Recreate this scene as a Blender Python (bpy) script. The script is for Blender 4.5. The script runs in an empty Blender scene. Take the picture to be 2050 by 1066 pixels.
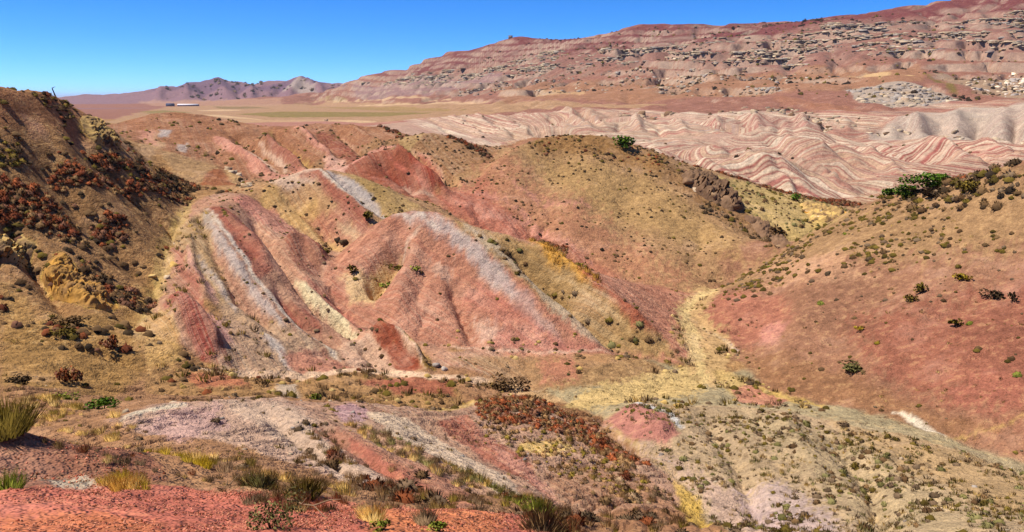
import bpy, math, random, time
import numpy as np
from mathutils import Vector, Matrix

T0 = time.time()
rng = np.random.default_rng(7)
random.seed(7)
scene = bpy.context.scene
C = scene.collection

# ------------------------------------------------------------------ camera, sky, sun, exposure
FPX, W0, H0 = 1578.0, 2050.0, 1066.0          # focal length and frame of the survey sheet
PITCH = math.radians(12.0)
cam_d = bpy.data.cameras.new('camera')
cam_d.sensor_width = 36.0
cam_d.lens = 36.0 * FPX / W0
cam_d.clip_start = 0.1
cam_d.clip_end = 90000.0
cam = bpy.data.objects.new('camera', cam_d)
cam.rotation_euler = (math.radians(90) - PITCH, 0, 0)
C.objects.link(cam)
scene.camera = cam

SUN_DIR = Vector((-0.50, 0.02, 0.865)).normalized()      # towards the sun
sun_d = bpy.data.lights.new('sun', 'SUN')
sun_d.energy = 5.0
sun_d.angle = math.radians(0.53)
sun_d.color = (1.0, 0.94, 0.85)
sun = bpy.data.objects.new('sun', sun_d)
sun.rotation_euler = SUN_DIR.to_track_quat('Z', 'Y').to_euler()
C.objects.link(sun)

world = bpy.data.worlds.new('World')
scene.world = world
world.use_nodes = True
nt = world.node_tree
nt.nodes.clear()
sky = nt.nodes.new('ShaderNodeTexSky')
sky.sky_type = 'NISHITA'
sky.sun_disc = False
sky.sun_elevation = math.asin(SUN_DIR.z)
sky.sun_rotation = math.atan2(SUN_DIR.x, SUN_DIR.y)
sky.altitude = 2000
sky.air_density = 0.4
sky.dust_density = 0.0
sky.ozone_density = 6.0
hsv = nt.nodes.new('ShaderNodeHueSaturation')
hsv.inputs['Saturation'].default_value = 1.22
bg = nt.nodes.new('ShaderNodeBackground')
bg.inputs['Strength'].default_value = 0.15
wo = nt.nodes.new('ShaderNodeOutputWorld')
nt.links.new(sky.outputs[0], hsv.inputs['Color'])
tint = nt.nodes.new('ShaderNodeMix'); tint.data_type = 'RGBA'; tint.blend_type = 'MULTIPLY'
tint.inputs[0].default_value = 1.0; tint.inputs[7].default_value = (0.90, 1.07, 1.16, 1)
nt.links.new(hsv.outputs[0], tint.inputs[6])
nt.links.new(tint.outputs[2], bg.inputs['Color'])
nt.links.new(bg.outputs[0], wo.inputs['Surface'])

scene.view_settings.view_transform = 'Standard'
scene.view_settings.look = 'None'
scene.view_settings.gamma = 1.0
scene.view_settings.exposure = 0.42
scene.view_settings.use_curve_mapping = False

# ------------------------------------------------------------------ noise
_PT = np.random.default_rng(3).random((256, 256)).astype(np.float32) * 2 * np.pi
_GX, _GY = np.cos(_PT), np.sin(_PT)

def pn(x, y, seed=0):
    """gradient noise, about -0.7..0.7"""
    x0 = np.floor(x); y0 = np.floor(y)
    fx = (x - x0).astype(np.float32); fy = (y - y0).astype(np.float32)
    ix = (x0.astype(np.int32) + seed * 37) & 255; iy = (y0.astype(np.int32) + seed * 91) & 255
    ix1 = (ix + 1) & 255; iy1 = (iy + 1) & 255
    ux = fx * fx * (3 - 2 * fx); uy = fy * fy * (3 - 2 * fy)
    g00 = _GX[ix, iy] * fx + _GY[ix, iy] * fy
    g10 = _GX[ix1, iy] * (fx - 1) + _GY[ix1, iy] * fy
    g01 = _GX[ix, iy1] * fx + _GY[ix, iy1] * (fy - 1)
    g11 = _GX[ix1, iy1] * (fx - 1) + _GY[ix1, iy1] * (fy - 1)
    n0 = g00 + ux * (g10 - g00); n1 = g01 + ux * (g11 - g01)
    return n0 + uy * (n1 - n0)

def fbm(x, y, octaves=4, seed=0, gain=0.5, ridged=False):
    out = np.zeros_like(x, dtype=float); a = 1.0
    for k in range(octaves):
        n = pn(x * 2 ** k + 17.3 * k, y * 2 ** k - 9.1 * k, seed + k)
        out += a * ((0.35 - np.abs(n)) * 2 if ridged else n)
        a *= gain
    return out

def billow(x, y, octaves=3, seed=0, gain=0.42):
    out = np.zeros_like(x, dtype=float); a = 1.0
    for k in range(octaves):
        out += a * np.abs(pn(x * 2 ** k + 5.7 * k, y * 2 ** k + 3.1 * k, seed + k)); a *= gain
    return out

def sstep(a, b, x):
    t = np.clip((x - a) / (b - a), 0, 1)
    return t * t * (3 - 2 * t)

# ------------------------------------------------------------------ survey: ridge and valley lines of the land
def S(u, v, d):
    """a sighting: bearing and dip on the sheet, forward distance in metres -> world point"""
    uu = (u - W0 / 2) / FPX; vv = (v - H0 / 2) / FPX
    f = math.cos(PITCH) - vv * math.sin(PITCH)
    return (uu * d / f, d, -(math.sin(PITCH) + vv * math.cos(PITCH)) * d / f)

def HZ(u, d, z):
    """a point on a bearing at a known height"""
    uu = (u - W0 / 2) / FPX
    return (uu * d * 1.0, d, z)

# 'r' ridge of the named hill, 'v' valley or foot line, pieces (u, v, distance) or (u, 'z', distance, height)
LINES = [
 ('foreground_slope', 'r', [(-700,1066,8),(0,1066,8.5),(500,1066,9),(1000,1066,11),(1180,1066,12.5)]),
 ('foreground_slope', 'r', [(-600,840,15),(0,850,16),(150,880,17),(300,905,18.5),(450,955,17.5),(600,990,15.5),(750,1003,14.5),(900,1010,14.5),(1050,1032,14.5),(1170,1062,14.5)]),
 ('foreground_slope', 'r', [(1250,1150,18),(1500,1180,20),(2050,1190,21),(2500,1190,21)]),
 ('pale_knoll', 'r', [(225,838,38),(330,803,43),(480,790,46),(560,799,46),(640,835,43),(700,866,41),(780,912,38),(900,985,33)]),
 ('pale_knoll', 'r', [(655,824,53),(700,820,55),(780,832,55),(870,870,53),(940,900,50),(1010,932,47),(1090,985,42),(1200,1060,36)]),
 ('thicket_mound', 'r', [(940,806,64),(1000,788,66),(1100,800,66),(1200,852,62),(1300,940,54)]),
 ('v', 'v', [(1450,1066,41),(1400,1010,45),(1350,960,50),(1265,880,57),(1205,830,66),(1150,803,71)]),
 ('grey_slope', 'r', [(1222,822,66),(1290,804,68),(1400,806,67),(1500,813,66),(1650,832,63),(1800,872,58),(1950,912,54),(2050,935,52),(2300,985,47)]),
 ('grey_slope', 'v', [(1550,1066,39),(1700,1066,35),(2050,1066,30),(2300,1066,28)]),
 ('v', 'v', [(1420,740,81.6),(1500,765,78),(1640,803,72),(1780,838,66),(1900,880,60),(2050,922,55.5),(2300,975,49)]),
 ('v', 'v', [(1150,803,71),(1250,780,75),(1340,765,78),(1420,740,81.6),(1395,690,92),(1375,640,103),(1395,590,118),(1440,576,126)]),
 ('right_hill', 'r', [(1440,576,126),(1500,543,128),(1560,500,130),(1640,455,128),(1700,420,125),(1780,390,120),(1860,368,115),(1960,340,108),(2050,318,100),(2300,280,92),(2600,250,85)]),
 ('right_hill', 'v', [(1395,642,103),(1410,668,98),(1475,700,89),(1530,762,79)]),
 ('v', 'v', [(1560,'z',147,-29),(1640,'z',152,-30.5),(1800,'z',155,-31),(2050,'z',150,-29),(2400,'z',140,-26)]),
 ('brown_hill', 'r', [(870,402,155),(930,360,163),(1000,312,172),(1040,288,177),(1080,271,181),(1140,266,185),(1200,266,187),(1250,281,186),(1330,308,187),(1420,338,193),(1500,365,198),(1620,400,200),(1725,416,198)]),
 ('brown_hill', 'r', [(1250,281,186),(1330,328,177),(1420,380,166),(1490,440,156),(1560,488,147)]),
 ('v', 'v', [(1570,'z',146,-28.5),(1620,470,152),(1690,442,165),(1740,425,180)]),
 ('v', 'v', [(872,408,150),(960,455,142),(1040,482,138),(1130,512,133),(1200,546,128),(1300,571,124),(1395,590,118)]),
 ('striped_hill', 'r', [(690,500,117),(740,460,116),(790,422,115.5),(840,424,115),(900,432,114),(1010,468,111),(1100,515,106.5),(1180,562,101),(1260,615,95),(1330,670,90),(1372,722,85.5)]),
 ('striped_hill', 'v', [(690,506,118),(640,560,106),(700,640,95),(780,672,90.5),(880,692,88),(1000,705,86.5),(1100,708,86.5),(1250,708,88),(1330,722,86.5)]),
 ('v', 'v', [(700,735,79),(900,748,78),(1050,772,77.5),(1150,790,74)]),
 ('crested_hill', 'r', [(535,367,140),(580,345,142),(620,339,143.5),(660,338,144),(730,352,142),(800,390,137),(850,415,132)]),
 ('crested_hill', 'r', [(645,339,143.5),(690,385,135),(740,440,124.5)]),
 ('v', 'v', [(495,392,136),(560,440,130.5),(640,487,122),(690,506,118),(760,452,122),(830,'z',126,-19.5),(960,455,142)]),
 ('v', 'v', [(600,'z',158,-17),(690,343,159),(770,'z',154,-18),(872,408,150)]),
 ('red_hill', 'r', [(690,341,162),(740,306,168),(780,294,170.5),(820,309,168),(860,348,162),(903,385,155.5)]),
 ('olive_hill', 'r', [(800,286,190),(850,262,196),(900,275,195),(950,299,190),(985,319,185),(1010,335,180)]),
 ('v', 'v', [(780,'z',180,-13.5),(860,'z',172,-17),(912,388,157.5),(985,'z',174,-16)]),
 ('banded_ridge', 'r', [(240,250,212),(290,228,226),(330,221,232),(380,226,232),(440,237,230),(500,252,226)]),
 ('banded_ridge', 'r', [(330,221,232),(370,260,210),(405,292,196),(450,330,180),(490,374,160)]),
 ('banded_ridge', 'r', [(530,253,226),(640,247,229),(760,250,226),(800,271,214)]),
 ('v', 'v', [(480,268,212),(520,300,198),(560,322,186),(610,331,180),(700,338,172)]),
 ('v', 'v', [(250,278,176),(300,330,166),(400,371,155),(450,380,148),(490,388,142)]),
 ('left_hill', 'r', [(-500,120,88),(-200,150,98),(0,170,106),(60,178,112),(110,193,120),(160,215,130),(200,240,140),(235,263,150)]),
 ('left_hill', 'v', [(235,'z',176,-9),(160,'z',180,-8),(0,'z',170,-8),(-300,'z',160,-6)]),
 ('left_hill', 'v', [(250,278,170),(300,335,155),(380,380,138),(345,455,112),(322,540,96),(300,620,85),(265,680,75.5)]),
 ('left_hill', 'v', [(-400,620,66),(0,640,69),(100,642,72),(200,637,76),(262,650,80)]),
 ('left_hill', 'v', [(-400,690,58),(0,700,61),(150,705,65),(250,725,67),(300,760,65)]),
 ('left_hill', 'v', [(-400,770,46),(0,770,49),(150,785,52),(230,800,56)]),
 ('left_spur', 'r', [(490,386,133),(430,411,121),(437,470,103),(490,540,94),(560,620,88),(640,680,85),(700,722,82)]),
 ('left_spur', 'r', [(348,608,78.5),(400,648,76.5),(440,700,73.5),(462,742,71)]),
 ('left_spur', 'v', [(400,612,84),(480,640,83.5)]),
 ('left_spur', 'r', [(742,668,87.5),(800,692,84.5),(852,738,80.5)]),
 ('left_spur', 'v', [(680,690,86),(760,738,80)]),
 ('left_spur', 'v', [(900,700,86),(930,740,80)]),
 ('v', 'v', [(230,800,56),(350,785,59),(500,783,61),(620,800,63),(700,812,65),(850,834,65),(930,816,69),(1050,792,74),(1150,803,71)]),
 ('v', 'v', [(300,760,65),(480,748,70),(650,752,74)]),
 # behind the near hills
 ('plain', 'v', [(-300,'z',260,-19),(150,'z',290,-20),(330,'z',320,-20),(640,'z',310,-20),(850,'z',270,-20)]),
 ('plain', 'v', [(-300,'z',700,-22),(300,'z',900,-22),(640,'z',850,-22),(800,252,690)]),
 ('plain', 'v', [(-300,'z',1700,-22),(300,'z',1900,-22),(640,'z',1800,-22)]),
 ('badlands', 'v', [(930,'z',300,-21),(1050,'z',290,-24),(1330,'z',215,-24),(1500,'z',225,-27),(1700,397,233),(1760,386,252),(1900,'z',225,-29),(2200,'z',190,-28)]),
 ('badlands', 'r', [(1330,330,246),(1450,322,256),(1560,330,257),(1650,355,250),(1712,388,240)]),
 ('badlands', 'v', [(1380,'z',300,-27),(1500,'z',303,-29),(1640,'z',300,-30),(1735,357,290)]),
 ('badlands', 'r', [(1440,301,326),(1560,284,340),(1680,295,338),(1760,320,328),(1805,345,315)]),
 ('badlands', 'v', [(1450,'z',384,-27),(1560,'z',392,-28),(1700,'z',390,-28.5),(1840,333,352)]),
 ('badlands', 'r', [(1500,262,416),(1560,249,430),(1650,270,424),(1720,290,410)]),
 ('badlands', 'r', [(1790,302,376),(1860,286,394),(1960,294,386),(2050,308,370),(2200,320,350)]),
 ('badlands', 'v', [(1740,288,520),(1850,276,540),(1950,280,535),(2100,290,500)]),
 ('badlands', 'r', [(1790,266,545),(1835,232,566),(1870,258,556),(1912,230,566),(1952,260,556),(2010,226,562),(2080,208,560),(2300,190,545)]),
 ('badlands', 'r', [(1200,250,490),(1270,240,510),(1370,255,490)]),
 ('badlands', 'r', [(1480,252,545),(1510,232,565),(1545,254,545),(1600,234,568),(1680,252,550)]),
 ('badlands', 'r', [(1040,262,540),(1130,225,640),(1160,222,650),(1200,235,640)]),
 ('badlands', 'r', [(830,238,640),(900,231,640),(990,236,630)]),
 ('badlands', 'r', [(900,231,640),(960,262,520),(1010,287,425)]),
 ('badlands', 'v', [(830,255,560),(900,276,450),(960,300,360)]),
 ('badlands', 'v', [(1040,285,430),(1100,300,370)]),
 ('badlands', 'v', [(1480,'z',478,-26),(1600,'z',486,-26),(1730,'z',478,-27)]),
 ('badlands', 'v', [(1790,'z',446,-28),(1950,'z',446,-28),(2120,'z',425,-28)]),
 ('badlands', 'v', [(1170,274,432),(1290,277,420),(1420,275,428)]),
 ('mountain', 'v', [(640,'z',2200,-21),(700,214,1800),(850,223,1150),(1000,222,1000),(1200,218,880),(1400,206,850),(1700,214,720),(1850,212,690),(2050,195,680),(2500,180,650)]),
 ('mountain', 'r', [(880,195,1500),(1000,178,1400),(1100,166,1320),(1250,158,1220),(1400,152,1150),(1750,150,1000),(2050,138,960),(2500,130,900)]),
 ('mountain', 'r', [(1690,175,830),(1800,168,850),(1920,190,800)]),
 ('mountain', 'r', [(900,129,1950),(1050,118,1700),(1200,106,1520),(1400,92,1370),(1550,78,1300),(1700,62,1250),(2050,46,1200),(2500,20,1150)]),
 ('mountain', 'r', [(690,164,2350),(702,156,2330),(740,150,2300),(800,138,2250),(830,132,2220),(850,119,2180),(880,107,2150),(940,103,2100),(985,88,2000),(1015,74,1950),(1050,74,1930),(1100,80,1900),(1200,77,1850),(1225,64,1800),(1250,52,1760),(1330,48,1750),(1390,53,1740),(1480,43,1700),(1560,47,1690),(1620,38,1650),(1700,23,1600),(1800,10,1550),(1880,8,1500),(1930,-5,1480),(2050,-30,1430),(2300,-60,1400),(2700,-80,1350)]),
 ('mountain', 'v', [(700,'z',3000,10),(1000,'z',2700,70),(1500,'z',2500,90),(2050,'z',2300,120),(2700,'z',2200,120)]),
 ('far_mountains', 'r', [(100,199,4700),(160,198,4600),(215,196,4500),(270,193,4300),(300,184,4100),(330,178,4000),(380,168,3900),(415,165,3850),(435,159,3800),(455,165,3800),(480,167,3800),(540,173,3900),(570,165,3700),(600,157,3600),(640,164,3600),(700,168,3700),(760,'z',3900,60)]),
 ('far_mountains', 'v', [(60,'z',3600,-22),(200,'z',3300,-22),(450,'z',3000,-22),(650,'z',2800,-21),(690,'z',2700,-10)]),
 ('far_mountains', 'r', [(400,188,3400),(440,180,3500)]),
 ('far_mountains', 'r', [(560,185,3250),(600,157,3600)]),
 ('plain', 'v', [(-700,'z',8800,-24),(300,'z',8800,-24),(1000,'z',8800,-24),(1700,'z',8800,-24),(2800,'z',8800,-24)]),
]

HC = 0.005                                              # cell of the log-polar solve grid
TH0 = math.radians(62); SS0 = math.log(3.0); SS1 = math.log(9000.0)
NT = int(2 * TH0 / HC) + 1; NS = int((SS1 - SS0) / HC) + 1
ridge_names = []

def solve_land():
    sumz = np.zeros((NS, NT), np.float32); cnt = np.zeros((NS, NT), np.float32); lab = -np.ones((NS, NT), int); labl = -np.ones((NS, NT), int)
    for li, (name, kind, pts) in enumerate(LINES):
        P = []
        for p in pts:
            P.append(HZ(p[0], p[2], p[3]) if p[1] == 'z' else S(*p))
        P = np.array(P)
        if name != 'v' and name not in ridge_names: ridge_names.append(name)
        for a, b in zip(P[:-1], P[1:]):
            n = 400
            t = np.linspace(0, 1, n)[:, None]
            q = a * (1 - t) + b * t
            r = np.hypot(q[:, 0], q[:, 1]); th = np.arctan2(q[:, 0], q[:, 1])
            i = np.round((np.log(r) - SS0) / HC).astype(int); j = np.round((th + TH0) / HC).astype(int)
            ok = (i >= 0) & (i < NS) & (j >= 0) & (j < NT)
            np.add.at(sumz, (i[ok], j[ok]), q[ok, 2]); np.add.at(cnt, (i[ok], j[ok]), 1)
            if kind == 'r': lab[i[ok], j[ok]] = ridge_names.index(name); labl[i[ok], j[ok]] = li
    sumz[0, :] += -2.3 * 1; cnt[0, :] += 1
    levels = []
    a, b = sumz, cnt
    while min(a.shape) > 12:
        levels.append((a, b))
        hs, ws = (a.shape[0] + 1) // 2, (a.shape[1] + 1) // 2
        a2 = np.zeros((hs * 2, ws * 2), np.float32); b2 = np.zeros_like(a2)
        a2[:a.shape[0], :a.shape[1]] = a; b2[:b.shape[0], :b.shape[1]] = b
        a = a2.reshape(hs, 2, ws, 2).sum((1, 3)); b = b2.reshape(hs, 2, ws, 2).sum((1, 3))
    z = None
    for k, (a, b) in enumerate(reversed(levels)):
        fix = b > 0
        val = np.where(fix, a / np.maximum(b, 1e-9), 0)
        if z is None:
            z = np.full(a.shape, -20.0, np.float32)
        else:
            z = np.repeat(np.repeat(z, 2, 0), 2, 1)[:a.shape[0], :a.shape[1]]
        z = np.where(fix, val, z)
        free = ~fix
        ii, jj = np.indices(z.shape)
        masks = [free & ((ii + jj) % 2 == 0), free & ((ii + jj) % 2 == 1)]
        w = 1.6
        for it in range(300 if k < 3 else (150 if k < len(levels) - 1 else 60)):
            for m in masks:
                zp = np.pad(z, 1, mode='edge')
                avg = 0.25 * (zp[:-2, 1:-1] + zp[2:, 1:-1] + zp[1:-1, :-2] + zp[1:-1, 2:])
                z = np.where(m, z + w * (avg - z), z)
    # hills: every cell belongs to the ridge it climbs to
    zp = np.pad(z, 1, mode='constant', constant_values=-1e9)
    best = z.copy(); ptr = np.arange(z.size).reshape(z.shape)
    for di in (-1, 0, 1):
        for dj in (-1, 0, 1):
            if di or dj:
                nb = zp[1 + di:1 + di + NS, 1 + dj:1 + dj + NT]
                m = nb > best
                best = np.where(m, nb, best)
                ptr = np.where(m, np.arange(z.size).reshape(z.shape) + di * NT + dj, ptr)
    ptr = ptr.ravel()
    labf = lab.ravel()
    stop = labf >= 0
    ptr[stop] = np.arange(ptr.size)[stop]
    for _ in range(14): ptr = ptr[ptr]
    hill = labf[ptr].reshape(z.shape); mound = labl.ravel()[ptr].reshape(z.shape)
    def blur(f, sig):
        k = int(3 * sig); x = np.arange(-k, k + 1); g = np.exp(-x * x / (2 * sig * sig)); g /= g.sum()
        for ax in (0, 1):
            p = np.pad(f, [(k, k) if a_ == ax else (0, 0) for a_ in (0, 1)], mode='edge')
            f = sum(g[i] * np.take(p, range(i, i + f.shape[ax]), axis=ax) for i in range(2 * k + 1))
        return f
    z = blur(z, 1.3)
    return z, hill, mound

ZG, HG, LG = solve_land()

def bil(G, th, s):
    a = np.clip((s - SS0) / HC, 0, NS - 1.001); b = np.clip((th + TH0) / HC, 0, NT - 1.001)
    i = a.astype(int); j = b.astype(int); fa = a - i; fb = b - j
    return (G[i, j] * (1 - fa) * (1 - fb) + G[i + 1, j] * fa * (1 - fb) + G[i, j + 1] * (1 - fa) * fb + G[i + 1, j + 1] * fa * fb)

def sheet_hits(uv, dmin=5.0, dmax=6000.0):
    """plan position (theta, log r) where the sight line of each sheet point meets the smooth land"""
    uv = np.asarray(uv, float)
    uu = (uv[:, 0] - W0 / 2) / FPX; vv = (uv[:, 1] - H0 / 2) / FPX
    f = math.cos(PITCH) - vv * math.sin(PITCH)
    sl = -(math.sin(PITCH) + vv * math.cos(PITCH)) / f; sx = uu / f
    d = np.exp(np.linspace(math.log(dmin), math.log(dmax), 900))
    X = sx[:, None] * d; Y = np.broadcast_to(d, X.shape); Z = sl[:, None] * d
    s = np.log(np.hypot(X, Y)); th = np.arctan2(X, Y)
    gap = (Z - bil(ZG, th, s)) / d
    below = gap <= 0
    k = np.where(below.any(1), below.argmax(1), gap.argmin(1))
    i = np.arange(len(uv))
    return np.stack([th[i, k], s[i, k]], 1)
ground_hit = sheet_hits

# lesser spurs and gullies: (line, half width on the sheet, height in metres, nearest, farthest)
RELIEF = [
 ([(445,425),(475,452),(510,490),(548,552)], 22, 1.2, 80, 140), ([(505,432),(548,500),(600,570),(650,622),(715,672)], 15, -2.52, 80, 140),
 ([(570,488),(615,500),(655,536)], 18, 2.52, 80, 140), ([(590,556),(650,610),(725,672)], 12, 1.26, 80, 140), ([(548,568),(600,636),(680,692)], 13, -1.26, 80, 140),
 ([(402,430),(430,500),(480,590),(560,664)], 14, -1.40, 80, 140), ([(375,470),(385,540),(420,620)], 12, 1.12, 70, 140),
 ([(615,352),(655,366),(700,410),(745,458)], 20, 1.4, 100, 152), ([(560,380),(620,424),(680,482)], 16, -1.40, 100, 152), ([(655,345),(710,385),(775,432)], 10, -0.98, 100, 152),
 ([(785,296),(835,340),(895,390)], 9, 2.38, 140, 215), ([(800,290),(860,330),(912,368)], 8, -2.38, 140, 215), ([(750,312),(790,350),(840,388)], 12, -1.40, 140, 200),
 ([(815,480),(775,525),(735,578)], 24, -3.08, 84, 120), ([(836,470),(806,560),(792,645)], 28, 1.2, 80, 120), ([(830,440),(900,450),(1010,542),(1100,645)], 26, 0.9, 80, 120),
 ([(1020,500),(1130,592),(1240,692)], 14, -1.82, 80, 120), ([(1060,492),(1130,540),(1210,595),(1310,668)], 12, 1.54, 80, 124), ([(900,560),(930,630),(950,690)], 18, -1.26, 80, 120),
 ([(744,668),(800,690),(852,738)], 14, 2.10, 70, 95), ([(720,690),(770,738)], 12, -1.12, 70, 95), ([(800,672),(860,712)], 10, -0.84, 70, 95), ([(350,608),(400,650),(446,712)], 20, 2.3, 60, 95),
 ([(525,280),(610,345)], 10, 2.52, 150, 260), ([(548,262),(622,335)], 9, -2.52, 150, 260), ([(592,258),(665,322)], 9, 2.10, 150, 260), ([(670,256),(735,312)], 9, -2.10, 150, 260),
 ([(700,254),(770,300)], 9, 1.82, 150, 260), ([(432,278),(545,352)], 10, 1.96, 150, 260), ([(470,272),(565,332)], 9, -1.96, 150, 260),
 ([(1250,812),(1340,882)], 40, 0.9, 40, 75), ([(1400,830),(1480,930),(1520,1040)], 30, -0.7, 26, 72), ([(1650,850),(1740,960),(1780,1060)], 34, -0.8, 26, 72), ([(1560,830),(1640,960)], 30, 0.5, 26, 72),
 ([(1600,470),(1560,560),(1480,690)], 30, -0.5, 60, 135), ([(1900,400),(1780,560),(1640,740)], 50, -0.6, 60, 135), ([(2050,480),(1900,640),(1760,800)], 50, -0.5, 60, 135), ([(1740,430),(1660,560),(1560,700)], 44, 0.5, 60, 135),
 ([(1130,300),(1090,380),(1040,472)], 40, -0.6, 118, 205), ([(1280,330),(1250,430),(1240,542)], 44, -0.6, 118, 205), ([(1200,290),(1160,400),(1130,500)], 44, 0.6, 118, 205), ([(1400,400),(1400,480),(1380,560)], 30, -0.5, 118, 205),
 ([(130,240),(200,330),(330,440)], 20, -1.6, 60, 152), ([(60,300),(160,430),(300,560)], 25, -1.6, 60, 152), ([(0,420),(60,520),(150,640)], 22, -1.4, 50, 152), ([(100,260),(180,390),(310,500)], 18, 0.9, 60, 152),
 ([(640,850),(760,930),(900,1010)], 20, -0.5, 17, 60), ([(700,850),(860,920),(1000,985)], 16, 0.4, 17, 60), ([(520,810),(600,880),(720,960)], 22, -0.35, 17, 60),
 # peaks and spurs of the far mountains
 ([(420,161),(450,161)], 14, 13, 3000, 4600), ([(586,160),(614,160)], 18, 14, 3000, 4600), ([(435,164),(455,196)], 10, 20, 2800, 4600), ([(380,170),(370,200)], 10, 22, 2800, 4600), ([(600,162),(576,196)], 11, 22, 2800, 4600),
 ([(612,162),(645,190)], 11, 26, 2800, 4600), ([(500,172),(506,199)], 10, 20, 2800, 4600), ([(328,180),(314,203)], 9, 18, 2800, 4600), ([(405,172),(412,198)], 8, -22, 2800, 4600), ([(560,172),(545,198)], 8, -20, 2800, 4600), ([(474,174),(482,198)], 8, -18, 2800, 4600),
 # grey cones and ribs of the badlands
 ([(1790,250),(1782,285)], 14, 3.0, 380, 760), ([(1836,226),(1840,282)], 16, 4.8, 380, 760), ([(1912,224),(1918,280)], 16, 4.8, 380, 760), ([(2005,222),(1998,282)], 20, 5.4, 380, 760), ([(2080,206),(2070,280)], 24, 6.0, 380, 760), ([(1872,262),(1876,288)], 8, -3.0, 380, 760), ([(1955,262),(1958,290)], 9, -3.6, 380, 760), ([(2040,250),(2034,290)], 10, -3.6, 380, 760), ([(1128,222),(1180,262)], 12, 4.2, 380, 760), ([(1165,222),(1215,256)], 9, 2.4, 380, 760), ([(1100,232),(1120,262)], 8, -2.4, 380, 760), ([(1272,236),(1282,266)], 12, 4.2, 380, 760), ([(1240,245),(1236,270)], 8, -2.4, 380, 760), ([(1310,246),(1330,270)], 8, -2.4, 380, 760), ([(1510,230),(1520,262)], 12, 3.6, 380, 760), ([(1560,246),(1556,266)], 8, -3.0, 380, 760), ([(1602,230),(1612,264)], 14, 4.2, 380, 760), ([(1650,246),(1656,268)], 8, -3.0, 380, 760), ([(1690,240),(1700,268)], 10, 3.0, 380, 760), ([(1430,242),(1440,266)], 12, 3.0, 380, 760), ([(1350,240),(1372,266)], 12, 3.0, 380, 760), ([(900,230),(965,270)], 7, 3.0, 380, 760), ([(930,236),(985,272)], 6, -3.0, 380, 760), ([(955,232),(1015,276)], 7, 3.0, 380, 760), ([(985,238),(1040,280)], 6, -3.0, 380, 760), ([(1015,240),(1070,284)], 8, 3.0, 380, 760), ([(1060,246),(1100,285)], 7, -2.4, 380, 760), ([(860,236),(905,268)], 6, -2.4, 380, 760),
 ([(1480,322),(1560,345),(1600,385)], 16, 3.0, 215, 560), ([(1580,330),(1650,352),(1712,388)], 14, 3.0, 215, 560), ([(1400,326),(1440,355),(1480,375)], 16, 2.5, 215, 560), ([(1540,335),(1580,360),(1610,392)], 9, -2.5, 215, 560), ([(1450,300),(1500,318),(1530,326)], 12, -2.0, 215, 560), ([(1560,284),(1600,300),(1660,318)], 14, 4.0, 215, 560), ([(1680,294),(1740,312),(1800,346)], 14, 4.0, 215, 560), ([(1640,290),(1690,312),(1720,332)], 9, -3.0, 215, 560), ([(1860,286),(1900,300),(1930,325)], 16, 4.0, 215, 560), ([(1960,294),(2010,308),(2050,325)], 14, 4.0, 215, 560), ([(1900,292),(1950,306),(1990,330)], 9, -3.0, 215, 560),
]

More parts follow.
